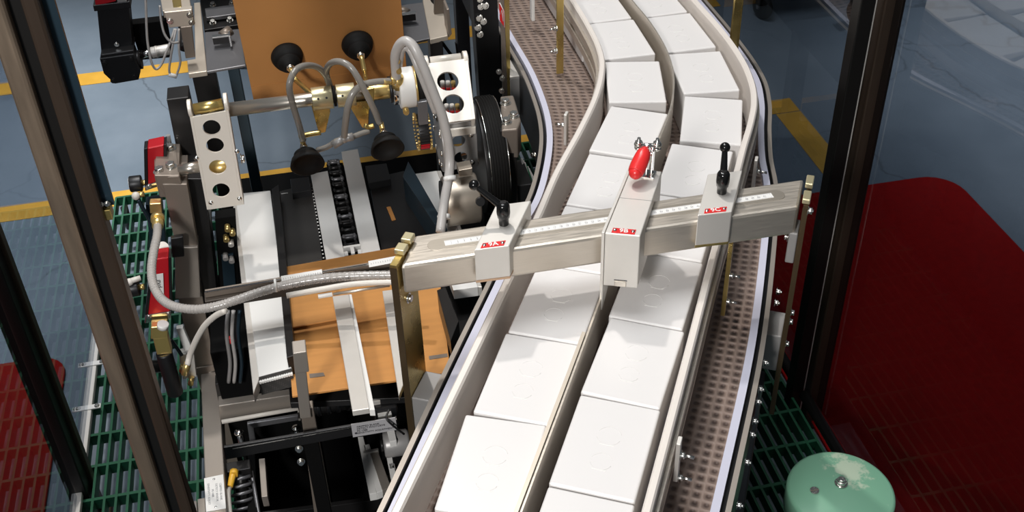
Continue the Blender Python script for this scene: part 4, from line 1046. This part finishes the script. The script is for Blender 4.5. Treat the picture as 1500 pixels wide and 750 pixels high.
# ------------------------------------------------------------------ wheels, drums and belt on the right side of the head
wd = thing('ribbed_drum', 'large black ribbed drive drum with bright rims, beside the white drilled arm', 'drive drum', PY(714,228,2.0))
wc = PY(716,228,2.02); WR = .128
def disc_x(c, x0, x1, r, seg=56, bv=.002): return MB().cyl((c.x+x0,c.y,c.z), (c.x+x1,c.y,c.z), r, seg=seg, bv=bv)
disc_x(wc, -.016, .022, WR, 64, .003).build('tread', 'wheel', wd)
ribs = MB()
for k in range(6):
    xx = -.012+.0055*k; ribs.cyl((wc.x+xx,wc.y,wc.z), (wc.x+xx+.002,wc.y,wc.z), WR+.0012, seg=64)
ribs.build('rib', 'wheel', wd)
for xx in (-.0165, .0222): disc_x(wc, xx-.0012, xx+.0012, WR-.001, 64, 0).build('rim', 'chrome', wd)
disc_x(wc, -.026, -.0178, .122, 56).build('hub_plate', 'blackmetal', wd)
MB().cyl((wc.x-.06,wc.y,wc.z), (wc.x+.05,wc.y,wc.z), .016, seg=24).build('axle', 'chrome', wd)

gd = thing('motor_drum', 'tan cylindrical motor casing below the drilled arm, behind the left lever', 'motor', PY(676,290,1.86))
gc = PY(676,292,1.88)
MB().cyl((gc.x-.036,gc.y,gc.z), (gc.x+.034,gc.y,gc.z), .052, seg=44, bv=.004).build('casing', 'satin_drum', gd)
MB().cyl((gc.x-.040,gc.y,gc.z), (gc.x-.036,gc.y,gc.z), .044, seg=40).build('end_cap', 'blackmetal', gd)
MB().cyl((gc.x+.030,gc.y-.046,gc.z+.022), (gc.x+.030,gc.y-.056,gc.z+.026), .009, seg=18).build('cable_gland', 'black', gd)
MB().prism([PY(672,250,1.86), PY(692,246,1.86), PY(692,256,1.86), PY(673,259,1.86)], (0,.03,0), .001).build('mounting_tab', 'satin_drum', gd)

sp = thing('toothed_pulley', 'small toothed pulley with bright beaded rims and a red stripe, left of the drilled disc', 'pulley', PY(620,200,1.93))
pc = PY(619,192,1.95)
MB().cyl((pc.x-.012,pc.y,pc.z), (pc.x+.012,pc.y,pc.z), .036, seg=40, bv=.001).build('body', 'black', sp)
for s in (-1, 1):
    for k in range(30):
        a = 2*PI*k/30; q = Vector((pc.x+s*.0125, pc.y+.0365*math.cos(a), pc.z+.0365*math.sin(a)))
        MB().obox(q, (.0045,.0045,.0036), 0, .0006, 0, Matrix.Rotation(a, 3, 'X')).build('tooth', 'brass', sp)
for k in range(12):
    a = math.radians(150+10*k); q = Vector((pc.x, pc.y+.0365*math.cos(a), pc.z+.0365*math.sin(a)))
    MB().obox(q, (.018,.0022,.0036), 0, .0006, 0, Matrix.Rotation(a, 3, 'X')).build('belt_lug', 'red' if 5 <= k <= 7 else 'blackmetal', sp)
yslab([(612,150),(626,148),(628,182),(614,184)], 1.905, .012, 'tension_arm', 'greysteel', sp)
dd = thing('drilled_disc', 'satin drilled disc behind the grey hose, left of the black wheel', 'disc', PY(645,205,1.97))
dc = PY(648,205,1.98)
MB().cyl((dc.x-.008,dc.y,dc.z), (dc.x+.006,dc.y,dc.z), .066, seg=48, bv=.002).build('plate', 'greygrey', dd)
for k in range(8):
    a = 2*PI*k/8; q = Vector((dc.x-.0085, dc.y+.052*math.cos(a), dc.z+.052*math.sin(a)))
    MB().cyl(q, q-Vector((.003,0,0)), .006, seg=14).build('screw_head', 'bolt', dd)

# ------------------------------------------------------------------ hoses
gh = thing('air_hose', 'thick grey air hose looping from the white union down past the drilled arm', 'hose', PY(590,100,1.93), 'air hoses')
hose([(583,133,1.93),(580,105,1.92),(579,82,1.91),(585,66,1.90),(594,60,1.89),(604,66,1.88),(612,80,1.87),(623,105,1.86),(636,138,1.85),(648,170,1.84),(656,205,1.83),(659,235,1.82),(657,262,1.80),(651,295,1.77),(645,340,1.72)], .0092, 'greyhose', gh, 'tube', 18)
MB().cyl(PY(583,128,1.93), PY(582,112,1.925), .0115, seg=18).build('ferrule', 'brass', gh)
for a, c, y in ((659,262,1.80),(650,318,1.75)):
    q = PY(a, c, y); MB().cyl(q+Vector((0,-.003,-.003)), q+Vector((0,.003,.003)), .0125, seg=22).build('cable_tie', 'white', gh)
hose([(585,95,1.925),(590,72,1.905),(600,74,1.90),(612,100,1.88),(628,140,1.87),(638,165,1.87)], .0062, 'greyhose', gh, 'branch_tube', 14)

ch = thing('air_hose', 'long clear ribbed hose from the red vacuum units across the front of the magazine', 'hose', P(300,450,.9), 'air hoses')
CHP = [(231,327,.90),(230,345,.905),(225,370,.905),(222,395,.90),(225,418,.895),(237,438,.89),(256,449,.89),(285,453,.89),(315,449,.895),(345,440,.90),(380,428,.905),(420,417,.912),(470,408,.92),(520,404,.925),(571,403,.925),(620,402,.93)]
pts = [P(a, c, z) for a, c, z in CHP]
cpath = catmull(pts, 14)
def ribr(t): return .0078+.0005*math.sin(t*520)
MB().tube(cpath, ribr, 16, 0, 1, False).build('tube', 'clear', ch)
b = MB()
for i in range(20, len(cpath)-4, 2):
    t = (cpath[i+1]-cpath[i]).normalized(); b.cyl(cpath[i]-t*.0006, cpath[i]+t*.0005, .0082, seg=14)
b.build('spiral_rib', 'greyhose', ch)
q = P(404,418,.912); MB().cyl(q-Vector((.002,0,0)), q+Vector((.002,0,0)), .012, seg=20).build('cable_tie', 'white', ch)
MB().cyl(P(231,318,.90), P(231,332,.90), .0105, seg=18).cyl(P(231,318,.90), P(231,323,.90), .013, seg=18).build('hose_barb', 'brass', ch)
tx0 = P(420,421,.921); 
lettering('FDA PVC REINFORCED HOSE 1/2 IN', .0062, P(470,413.5,.9295), P(520,406.5,.93)-P(430,418.5,.93), (0,.6,.8), 'ink', ch, 'lettering', .0006)

wh = thing('air_hose', 'thin white air tube curving down from behind the clear hose to a brass fitting', 'hose', P(275,520,.7), 'air hoses')
MB().tube([P(a, c, z) for a, c, z in ((330,455,.84),(315,463,.82),(300,477,.79),(288,497,.75),(279,518,.71),(275,534,.69))], .0058, 14, 0, 8).build('tube', 'whitehose', wh)
MB().cyl(P(275,532,.69), P(270,548,.665), .007, seg=6).build('fitting', 'brass', wh)
wh2 = thing('air_hose', 'pale thin tube running under the clear hose to the yellow leg plate', 'hose', P(500,425,.88), 'air hoses')
MB().tube([P(a, c, z) for a, c, z in ((420,433,.88),(470,424,.885),(520,416,.885),(575,413,.885),(615,412,.885))], .0055, 12, 0, 8).build('tube', 'whitehose', wh2)

# ------------------------------------------------------------------ red vacuum units
def vacuum_unit(label, y, body, gauge, elbow_at, label_px=None):
    xs = [PY(a, c, y) for a, c in body]
    t = thing('vacuum_unit', label, 'vacuum unit', (xs[2]+xs[3])/2, 'red vacuum units')
    MB().prism(xs, (0,.035,0), .002).build('body', 'red', t)
    L = (xs[0]-xs[3]); w = (xs[1]-xs[0])
    MB().prism([xs[0]-w*.22, xs[0], xs[3], xs[3]-w*.22], (0,.03,0), .001).build('side_rail', 'black', t)
    MB().prism([xs[1], xs[1]+w*.16, xs[2]+w*.16, xs[2]], (0,.03,0), .001).build('side_rail', 'black', t)
    ec = MB().prism([xs[3]-w*.20, xs[2]+w*.12, xs[2]+w*.12-L*.16, xs[3]-w*.20-L*.16], (0,.038,0), .002).build('end_block', 'chrome', t)
    for k in (.05,.95):
        q = xs[3].lerp(xs[2],k)-L*.04; MB().hexbolt(q, (0,-1,.1), .0035, .003).build('bolt', 'bolt', ec)
    g0, g1 = PY(*gauge[0], y+.01), PY(*gauge[1], y+.01)
    go = MB().cyl(g0, g1, .0165, seg=30, bv=.002).build('gauge', 'black', t)
    MB().cyl(g0-(g1-g0)*.03, g0+(g1-g0)*.1, .0135, seg=28).build('dial', 'paper', go)
    MB().cyl(g1, g1+(g1-g0).normalized()*.010, .006, seg=6).build('gauge_nipple', 'brass', go)
    return t, xs
v1, xs = vacuum_unit('upper red vacuum unit with a black round gauge, behind the bolted bearing block', 2.0, [(216,217),(240,212),(240,262),(217,271)], ((190,270),(208,268)), None)
MB().ball(PY(199,287,1.98), .0085).build('valve_cap', 'whitehose', v1)
MB().cyl(PY(202,286,1.985), PY(211,284,1.985), .006, seg=6).build('brass_fitting', 'brass', v1)
yslab([(219,299),(236,298),(238,312),(220,313)], 1.955, .02, 'elbow', 'brass', v1)
MB().tube([PY(203,292,1.98), PY(208,303,1.98), PY(217,318,1.985), PY(224,335,1.99)], .0042, 10).build('sensor_cable', 'blueflag', v1)
MB().prism([PY(213,300,2.0), PY(237,296,2.0), PY(244,370,2.0), PY(222,372,2.0)], (0,.03,0), .001).build('mounting_plate', 'blueflag', v1)
v2, xs2 = vacuum_unit('lower red vacuum unit with a white label, beside the curve of the clear hose', 1.83, [(226,380),(247,377),(249,456),(217,461)], ((182,425),(204,421)), None)
lq = [PY(*q, 1.8275) for q in ((227,402),(239,400),(240,430),(228,428))]
lo = MB().prism(lq, (0,-.0008,0)).build('name_label', 'paper', v2)
lettering('gvd', .0145, sum(lq, Vector())/4+Vector((0,-.0008,0)), lq[3]-lq[0], lq[1]-lq[0], 'ink', lo, 'lettering', .0004)
MB().cyl(PY(190,412,1.835), PY(206,407,1.84), .0055, seg=12).ball(PY(190,413,1.835), .0075).build('valve_cap', 'whitehose', v2)
yslab([(221,480),(245,478),(246,495),(221,497)], 1.80, .025, 'elbow', 'brass', v2)
yslab([(224,496),(246,494),(252,518),(230,520)], 1.803, .022, 'elbow_leg', 'brass', v2)
MB().cyl(PY(239,474,1.80), PY(238,480,1.80), .011, seg=20).build('port_ring', 'white', v2)
MB().cyl(PY(240,516,1.81), PY(257,576,1.81), .0165, seg=26, bv=.003).build('muffler', 'black', v2)
MB().cyl(PY(217,538,1.84), PY(236,536,1.85), .014, seg=24, bv=.002).build('gauge', 'blackgloss', v2)
yslab([(250,350),(268,347),(270,376),(252,378)], 1.90, .012, 'valve_head', 'black', v2)
MB().cyl(PY(238,363,1.895), PY(238,363,1.89), .0125, seg=24).build('silver_dial', 'alu', v2)
yslab([(258,482),(268,480),(282,512),(270,515)], 1.86, .012, 'terminal_block', 'white', v2)
MB().tube([PY(250,497,1.84), PY(258,508,1.845), PY(266,520,1.85)], .004, 10).build('sensor_cable', 'blueflag', v2)
yslab([(262,520),(284,517),(288,552),(268,556)], 1.865, .02, 'fitting_cluster', 'alu', v2)
MB().cyl(PY(268,535,1.855), PY(266,545,1.85), .006, seg=6).cyl(PY(281,552,1.86), PY(279,564,1.855), .006, seg=6).build('brass_fitting', 'brass', v2)

# ------------------------------------------------------------------ upper blank hopper: side plates, added shade rails, brackets, clamps
ZH = .98
hp = thing('blank_hopper', 'upper blank hopper frame with grey side plates and beige brackets behind the upright cardboard', 'hopper', (0,2.4,ZH))
zslab([(300,47),(352,42),(360,95),(302,105)], ZH, .006, 'side_plate', 'greysteel', hp)
zslab([(292,-6),(345,-12),(351,36),(299,44)], ZH-.05, .02, 'inner_plate', 'blackmetal', hp)
zslab([(284,4),(293,3),(303,104),(276,108),(274,88),(286,86)], ZH+.003, .012, 'beige_bracket', 'beige', hp)
yb_ = P(276,108,ZH).y
yslab([(264,40),(281,38),(286,84),(272,86)], yb_+.03, .014, 'lever_arm', 'frame', hp)
# sensor block top-left
yslab([(240,18),(281,14),(285,37),(248,41)], yb_+.005, .02, 'sensor_block', 'beige', hp)
zslab([(238,16),(280,12),(276,-12),(234,-8)], P(240,18,1.0).z+.03, .018, 'sensor_top', 'beige', hp)
for a, c in ((249,31),(278,22),(281,33)):
    q = PY(a, c, yb_+.004); MB().hexbolt(q, (0,-1,0), .005, .004).build('bolt', 'bolt', hp)
zslab([(251,-6),(264,-8),(266,10),(254,12)], P(240,18,1.0).z+.034, .004, 'slot_insert', 'gold', hp)
# right-hand mirror set
zslab([(583,8),(620,3),(630,56),(594,64)], ZH, .006, 'side_plate', 'greysteel', hp)
zslab([(619,0),(640,-6),(650,20),(656,52),(630,58)], ZH+.003, .012, 'beige_bracket', 'beige', hp)
yslab([(654,14),(658,13),(662,50),(657,56)], P(656,52,ZH).y, .05, 'side_flange', 'frame', hp)
yslab([(637,-6),(651,-8),(652,26),(636,30)], P(640,28,ZH).y+.02, .014, 'lever_arm', 'frame', hp)
# unseen long rails with legs and links, added to shade the floor below
for xa, xb in ((-.40,-.150),(.235,.40)):
    MB().hexa([(xa,2.72,1.09),(xb,2.72,1.09),(xb,4.3,1.28),(xa,4.3,1.28),(xa,2.72,1.12),(xb,2.72,1.12),(xb,4.3,1.31),(xa,4.3,1.31)], .002).build('side_rail', 'greysteel', hp)
    MB().box((xa+xb)/2-.02, (xa+xb)/2+.02, 4.20, 4.24, 0, 1.27, .002).build('leg', 'blackmetal', hp)
    MB().hexa([(xa,2.36,.955),(xa+.03,2.36,.955),(xa+.03,2.74,1.09),(xa,2.74,1.09),(xa,2.36,.972),(xa+.03,2.36,.972),(xa+.03,2.74,1.12),(xa,2.74,1.12)]).build('rail_link', 'greysteel', hp) if False else None
    MB().tube([((xa+xb)/2,2.45,.965),((xa+xb)/2,2.60,1.0),((xa+xb)/2,2.76,1.10)], .012, 12).build('rail_link', 'blackmetal', hp)
# clamps pressing on the cardboard
for (a, c, s) in ((325,55,1),(598,22,-1)):
    q = P(a, c, ZH+.02)
    o = MB().box(q.x-.020, q.x+.016, q.y-.012, q.y+.006, q.z-.010, q.z+.006, .001).build('edge_clamp', 'blackmetal', hp)
    MB().box(q.x-.020, q.x+.018, q.y-.0125, q.y+.001, q.z+.0062, q.z+.009, .0006).build('clamp_top', 'chrome', o)
    MB().box(q.x+.016*s, q.x+.021*s, q.y-.022, q.y+.014, q.z-.014, q.z+.012, .001).build('clamp_jaw', 'chrome', o)
    MB().cyl((q.x,q.y+.006,q.z), (q.x+.02*s,q.y+.02,q.z+.006), .012, seg=20).build('clamp_knob', 'frame', o)
# posts of the hopper
for a, c, w in ((298,112,.05),(640,66,.03)):
    q = P(a, c, ZH-.01); MB().box(q.x-w/2, q.x+w/2, q.y+.01, q.y+.05, .1101, ZH-.0065, .002).build('post', 'blackmetal', hp)
q = P(345,98,ZH); MB().box(q.x-.02, q.x+.005, q.y+.03, q.y+.05, .1101, ZH-.0065, .002).build('post', 'blueflag', hp)
for a, c in ((312,34),(337,30),(312,8),(340,6)):
    q = P(a, c, ZH-.048); MB().hexbolt(q, (0,-.3,1), .006, .008).build('bolt', 'bolt', hp)
zslab([(300,12),(345,6),(346,20),(302,26)], ZH-.035, .01, 'cross_piece', 'greysteel', hp)
b = MB().tube([P(640,64,ZH-.02), P(650,86,.85), P(664,120,.7)], .004, 8).tube([P(646,60,ZH-.02), P(668,90,.85), P(684,110,.7)], .004, 8).tube([P(668,62,ZH-.04), P(672,90,.85), P(676,110,.75)], .003, 8).build('cable', 'black', hp)

# ------------------------------------------------------------------ servo motor with gearbox
YM = 2.45
sm = thing('servo_motor', 'black servo motor with a red end label and square gearbox, top left of the machine', 'motor', PY(175,110,YM))
yslab([(146,86),(196,79),(206,105),(203,117),(168,123),(152,108)], YM, .05, 'gearbox', 'black', sm)
g0_ = [PY(148,80,YM+.004), PY(196,73,YM+.004), PY(196,79,YM+.004), PY(147,87,YM+.004)]
MB().prism(g0_, (0,.07,0), .002).build('flange', 'blackmetal', sm)
yslab([(142,12),(188,4),(195,76),(149,83)], YM+.03, .06, 'motor_body', 'black', sm)
yslab([(136,8),(190,2),(192,12),(138,17)], YM+.026, .066, 'end_flange', 'black', sm)
yslab([(137,-14),(168,-18),(170,2),(140,9)], YM+.028, .05, 'red_end', 'red', sm)
yslab([(170,-16),(184,-18),(186,3),(172,7)], YM+.028, .05, 'connector', 'greygrey', sm)
for a, c in ((153,92),(192,86),(166,118),(197,112)):
    q = PY(a, c, YM); MB().hexbolt(q, (0,-1,0), .005, .003).build('bolt', 'blackmetal', sm)
q = PY(171,65,YM+.028); MB().hexbolt(q, (0,-1,0), .004, .003).build('bolt', 'bolt', sm)
MB().cyl(PY(199,88,YM+.03), PY(207,87,YM+.03), .022, seg=28).build('output_flange', 'black', sm)
MB().cyl(PY(203,81,YM+.03), PY(226,76,YM+.03), .0085, seg=22).build('output_shaft', 'chrome', sm)
MB().cyl(PY(222,77,YM+.03), PY(248,72,YM+.03), .0125, seg=24, bv=.001).cyl(PY(228,76,YM+.03), PY(231,75.5,YM+.03), .0138, seg=24).build('coupling', 'alu', sm)
yslab([(190,36),(243,30),(252,78),(205,84)], YM+.085, .03, 'support_plate', 'pit', sm)
MB().prism([PY(205,84,YM+.09), PY(252,78,YM+.09), PY(252,84,YM+.09), PY(207,88,YM+.09)], (0,.02,0), .001).build('plate_foot', 'blackmetal', sm)
sc_ = thing('sensor_cable', 'looping silver sensor cables hanging beside the black servo motor', 'cable', P(230,90,.95))
hose([(213,-10,2.44),(214,20,2.43),(216,60,2.42),(221,88,2.41),(228,101,2.41),(236,95,2.415),(243,78,2.42),(250,60,2.43),(256,42,2.44)], .0028, 'greyhose', sc_, 'cable', 10)
hose([(234,8,2.43),(236,30,2.42),(241,50,2.41),(251,62,2.405),(262,62,2.41)], .0028, 'greygrey', sc_, 'cable', 10)
hose([(258,42,2.43),(254,62,2.42),(250,85,2.42),(248,105,2.42),(254,112,2.42)], .0026, 'greyhose', sc_, 'cable', 10)
hose([(262,42,2.43),(262,70,2.42),(264,92,2.42),(258,112,2.42)], .0026, 'greyhose', sc_, 'cable', 10)
MB().cyl(PY(247,109,2.42), PY(259,112,2.42), .005, seg=12).build('cable_tie', 'white', sc_)

# ------------------------------------------------------------------ black upright and brown post by the conveyor curve
bu_ = thing('bolted_upright', 'black bolted upright plate left of the brown post, near the conveyor curve', 'upright', PY(715,170,2.42))
yslab([(692,-10),(728,-14),(737,150),(704,160)], 2.42, .05, 'plate', 'black', bu_)
MB().box(.395, .465, 2.40, 2.47, .1101, .72, .002).build('leg', 'black', bu_)
for a, c in ((703,-2),(704,9),(711,8),(702,26),(708,31),(700,40),(703,50)):
    MB().hexbolt(PY(a, c, 2.42), (-.4,-1,.3), .0065, .008).build('bolt', 'bolt', bu_)
yslab([(700,155),(718,152),(735,196),(716,200)], 2.18, .03, 'lower_plate', 'blackmetal', bu_)
bp_ = thing('mounting_post', 'brown-gold post with a red and white warning label at the conveyor curve', 'post', PY(740,150,2.30))
MB().prism([PY(732,-14,2.30), PY(738,-14,2.30), PY(744,152,2.30), PY(737,153,2.30)], (0,.004,0), .0005).build('web', 'frame', bp_)
MB().prism([PY(738,-14,2.30), PY(746,-14,2.30), PY(748,140,2.30), PY(744,152,2.30)], (0,.006,0), .0005).build('flange', 'gold', bp_)
wl = MB().prism([PY(731,3,2.298), PY(739,15,2.298), PY(740,41,2.298), PY(732,30,2.298)], (0,-.0012,0)).build('warning_label', 'redlabel', bp_)
MB().tube([PY(732,4,2.2955), PY(738,16,2.2955), PY(739,40,2.2955)], .0011, 6, 0, 1, False).tube([PY(732,22,2.2955), PY(735,14,2.2955), PY(737,31,2.2955)], .0009, 6, 0, 1, False).build('label_border', 'paper', wl)
for a, c in ((731,105),(736,115),(735,133)):
    MB().hexbolt(PY(a, c, 2.298), (-.5,-1,.3), .005, .006).build('bolt', 'bolt', bp_)
jb = thing('junction_box', 'plain grey metal box tucked between the brown post and the curved wear strip', 'box', P(760,100,.87))
q = [P(747,84,.885), P(757,84,.885), P(772,111,.885), P(747,115,.885)]
MB().prism(q, (0,0,-.10), .002).build('body', 'greygrey', jb)
MB().prism([p+Vector((0,0,.0005)) for p in q], (0,0,.0025), .0005).build('lid', 'alu', jb)
# loose cables behind the left slide block
lc = thing('wiring_bundle', 'bundle of grey and green wires in the dark gap behind the left slide block', 'wiring', P(772,300,.62))
for k in range(6):
    hose([(764+k*2,232+k*3,2.04),(768+k*3,255+k*2,2.02),(775+k*2,275,2.01),(783+k,292-k,2.0),(788-k,306,1.99)], .0028, 'greyhose' if k != 3 else 'green', lc, 'wire', 8)

# ------------------------------------------------------------------ spring shock and cable plug at the lower left
sk = thing('spring_damper', 'black coil-spring damper beside the white instruction plate, bottom left', 'damper', P(352,740,.30))
c0, c1 = P(352,690,.40), P(358,790,.30)
MB().cyl(c0, c1, .012, seg=20).build('rod', 'blackmetal', sk)
hp_ = []
for k in range(16*9):
    a = 2*PI*k/16; t = k/(16*9); q = c0.lerp(c1, t); ax = (c1-c0).normalized(); n1 = ax.orthogonal().normalized(); n2 = ax.cross(n1)
    hp_.append(q+(n1*math.cos(a)+n2*math.sin(a))*.020)
MB().tube(hp_, .0035, 8, 0, 1, False).build('coil_spring', 'greysteel', sk)
MB().prism([P(330,678,.415), P(366,672,.415), P(367,686,.415), P(332,692,.415)], (0,0,-.03), .002).build('top_bracket', 'blackmetal', sk)
MB().tube([P(368,690,.39), P(372,712,.37), P(376,735,.36), P(382,770,.35)], .004, 8).build('guard_wire', 'greysteel', sk)
yc2 = thing('cable_plug', 'white cable with a yellow plug beside the spring damper', 'cable', P(338,720,.40))
MB().tube([P(337,712,.41), P(335,722,.405), P(336,738,.40), P(340,775,.39)], .0042, 12).build('cable', 'whitehose', yc2)
MB().cyl(P(342,692,.42), P(337,713,.412), .0075, .006, seg=16, bv=.001).cyl(P(343,690,.42), P(342,696,.42), .009, seg=8).build('plug', 'yellowconn', yc2)
bx = thing('cable_duct', 'short grey cable duct end at the bottom edge, left of the white instruction plate', 'duct', P(290,740,.35))
MB().prism([P(277,735,.36), P(288,733,.36), P(291,775,.36), P(279,777,.36)], (0,0,-.03), .001).prism([P(289,731,.365), P(300,729,.365), P(303,775,.365), P(292,777,.365)], (0,0,-.04), .001).build('body', 'frame_lt', bx)
MB().prism([P(279,740,.3602), P(287,738,.3602), P(288,760,.3602), P(280,762,.3602)], (0,0,.001)).build('cover', 'greygrey', bx)
# small clamp bracket on the cardboard by the conveyor
cl = thing('edge_stop', 'small grey edge stop on the cardboard beside the conveyor side plate', 'edge stop', P(660,500,.83))
yslab([(648,484),(662,481),(668,512),(654,515)], 1.55, .008, 'plate', 'alu', cl)
MB().hexbolt(PY(662,510,1.548), (0,-1,.2), .005, .005).build('bolt', 'bolt', cl)
# tubular air cylinder details inside the dark bay behind the left cover
vb = thing('valve_bank', 'dark valve bank with brass fittings in the bay behind the left column', 'valve bank', P(330,380,.6))
yslab([(315,320),(345,316),(352,430),(322,434)], 1.98, .03, 'plate', 'pit', vb)
for a, c, m in ((333,330,'brass'),(340,336,'brass'),(331,345,'brass'),(338,352,'alu'),(330,372,'greyhose'),(339,376,'greyhose')):
    q = PY(a, c, 1.978); MB().cyl(q, q+Vector((0,-.014,-.004)), .006, seg=10).build('fitting', m, vb)
yslab([(324,374),(342,372),(346,420),(328,423)], 1.975, .01, 'valve_body', 'blueflag', vb)
q = PY(332,500,1.785); MB().cyl(q, q+Vector((.014,0,.004)), .008, seg=14).build('red_plug', 'redlabel', vb)
for dx_, m_ in ((0,'greyhose'),(9,'blueflag'),(-8,'greygrey')): MB().tube([PY(342+dx_,455,1.782), PY(340+dx_,490,1.775), PY(345+dx_,530,1.78), PY(343+dx_,560,1.785)], .004, 8).build('wire', m_, vb)

# ------------------------------------------------------------------ green cover at lower right
gc_ = thing('pulley_cover', 'round green painted cover with a centre nut, at the lower right', 'cover', P(1232,722,.55))
c = P(1232,718,.60); e = P(1153,716,.60); RD = (P(1312,722,.60)-e).length/2; c = (P(1153,712,.60)+P(1312,724,.60))/2
MT['drumgreen'] = mat('worn_green_enamel', (.20, .43, .29, 1), 0, .38, .12, 9, None, .02, .08)
def worn(m):
    nt = m.node_tree; b = nt.nodes['Principled BSDF']; L = nt.links.new
    tc = nt.nodes.new('ShaderNodeTexCoord'); nz = nt.nodes.new('ShaderNodeTexNoise'); nz.inputs['Scale'].default_value = 14; nz.inputs['Detail'].default_value = 9; nz.inputs['Roughness'].default_value = .7
    L(tc.outputs['Object'], nz.inputs['Vector'])
    vm = nt.nodes.new('ShaderNodeVectorMath'); vm.operation = 'DISTANCE'; vm.inputs[1].default_value = (.045, .035, .05); L(tc.outputs['Object'], vm.inputs[0])
    mr = nt.nodes.new('ShaderNodeMapRange'); mr.inputs['From Min'].default_value = .01; mr.inputs['From Max'].default_value = .07; mr.inputs['To Min'].default_value = .14; mr.inputs['To Max'].default_value = -.14
    L(vm.outputs['Value'], mr.inputs['Value'])
    ad = nt.nodes.new('ShaderNodeMath'); ad.operation = 'ADD'; L(nz.outputs['Fac'], ad.inputs[0]); L(mr.outputs['Result'], ad.inputs[1])
    r = nt.nodes.new('ShaderNodeValToRGB'); r.color_ramp.elements[0].position = .52; r.color_ramp.elements[1].position = .58
    r.color_ramp.elements[0].color = (.20, .43, .29, 1); r.color_ramp.elements[1].color = (.47, .58, .44, 1)
    L(ad.outputs[0], r.inputs['Fac']); L(r.outputs['Color'], b.inputs['Base Color'])
worn(MT['drumgreen'])
gc_['_o'] = list(c-Vector((0,0,.05))); gc_.location = c-Vector((0,0,.05))
MB().lathe([(0,.0),(RD*.93,.0),(RD*.985,-.003),(RD,-.008),(RD,-.05),(RD*.9,-.055),(0,-.055)], c, (0,0,1), 72).build('lid', 'drumgreen', gc_)
MB().cyl((c.x,c.y,.1101), (c.x,c.y,c.z-.054), RD*.82, seg=48).build('housing', 'blackmetal', gc_)
q = P(1232,708,.601); n_ = MB().cyl(q, q+Vector((0,0,.0016)), .0115, seg=28).cyl(q+Vector((0,0,.0014)), q+Vector((0,0,.008)), .0098, seg=6, bv=.0008).cyl(q+Vector((0,0,.008)), q+Vector((0,0,.0125)), .006, seg=16, bv=.001).build('centre_nut', 'bolt', gc_)
q = P(1193,719,.601); MB().cyl(q, q+Vector((0,0,.0018)), .0078, seg=24).build('plug_hole', 'bolt', gc_)
MB().box(q.x-.0078, q.x+.0078, q.y-.0012, q.y+.0012, q.z+.0016, q.z+.0022).build('slot', 'frame', gc_)
# ================================================================== LIGHT
w = bpy.data.worlds.new('hall'); SC.world = w; w.use_nodes = True
bg_ = w.node_tree.nodes['Background']; bg_.inputs['Color'].default_value = (.9, .95, 1, 1); bg_.inputs['Strength'].default_value = .13
def area(name, loc, target, size, power, col, spread=180):
    l = bpy.data.lights.new(name, 'AREA'); l.shape = 'RECTANGLE'; l.size, l.size_y = size; l.energy = power; l.color = col; l.spread = math.radians(spread)
    o = bpy.data.objects.new(name, l); COL.objects.link(o); o.location = loc
    o.rotation_euler = (Vector(target)-Vector(loc)).to_track_quat('-Z', 'Y').to_euler(); return o
def spot(name, loc, target, power, col, ang, blend, radius):
    l = bpy.data.lights.new(name, 'SPOT'); l.energy = power; l.color = col; l.spot_size = math.radians(ang); l.spot_blend = blend; l.shadow_soft_size = radius
    o = bpy.data.objects.new(name, l); COL.objects.link(o); o.location = loc
    o.rotation_euler = (Vector(target)-Vector(loc)).to_track_quat('-Z', 'Y').to_euler(); return o
# high-bay lamp above and behind the machine: throws the beam's shadow towards the camera
spot('high_bay_lamp', (-.1, 3.45, 5.0), (.1, 2.2, .6), 290, (1, .95, .90), 74, .9, .085)
# wide soft fill added overhead to lift the belt, rails and shadows
area('overhead_fill', (-.15, 2.1, 5.2), (-.1, 2.1, 0), (1.8, 1.8), 40, (.96, .98, 1), 110)
# added front fill, low on the left behind the camera, sparing the right side
spot('front_left_fill', (-1.3, -1.3, 2.9), (.12, 1.65, .9), 370, (1, .975, .955), 40, .8, .25)
# added fill that brightens only the floor at the left
spot('floor_fill', (-1.9, 4.7, 4.4), (-1.5, 3.75, 0), 1080, (.95, .97, 1), 44, .9, .2)
spot('floor_fill', (4.3, 4.6, 4.4), (3.2, 3.3, 0), 800, (.95, .97, 1), 34, .9, .2)  # second added fill, brightens the far right floor
SC.view_settings.exposure = 0.0
for o in SC.objects:
    if '_o' in o: del o['_o']
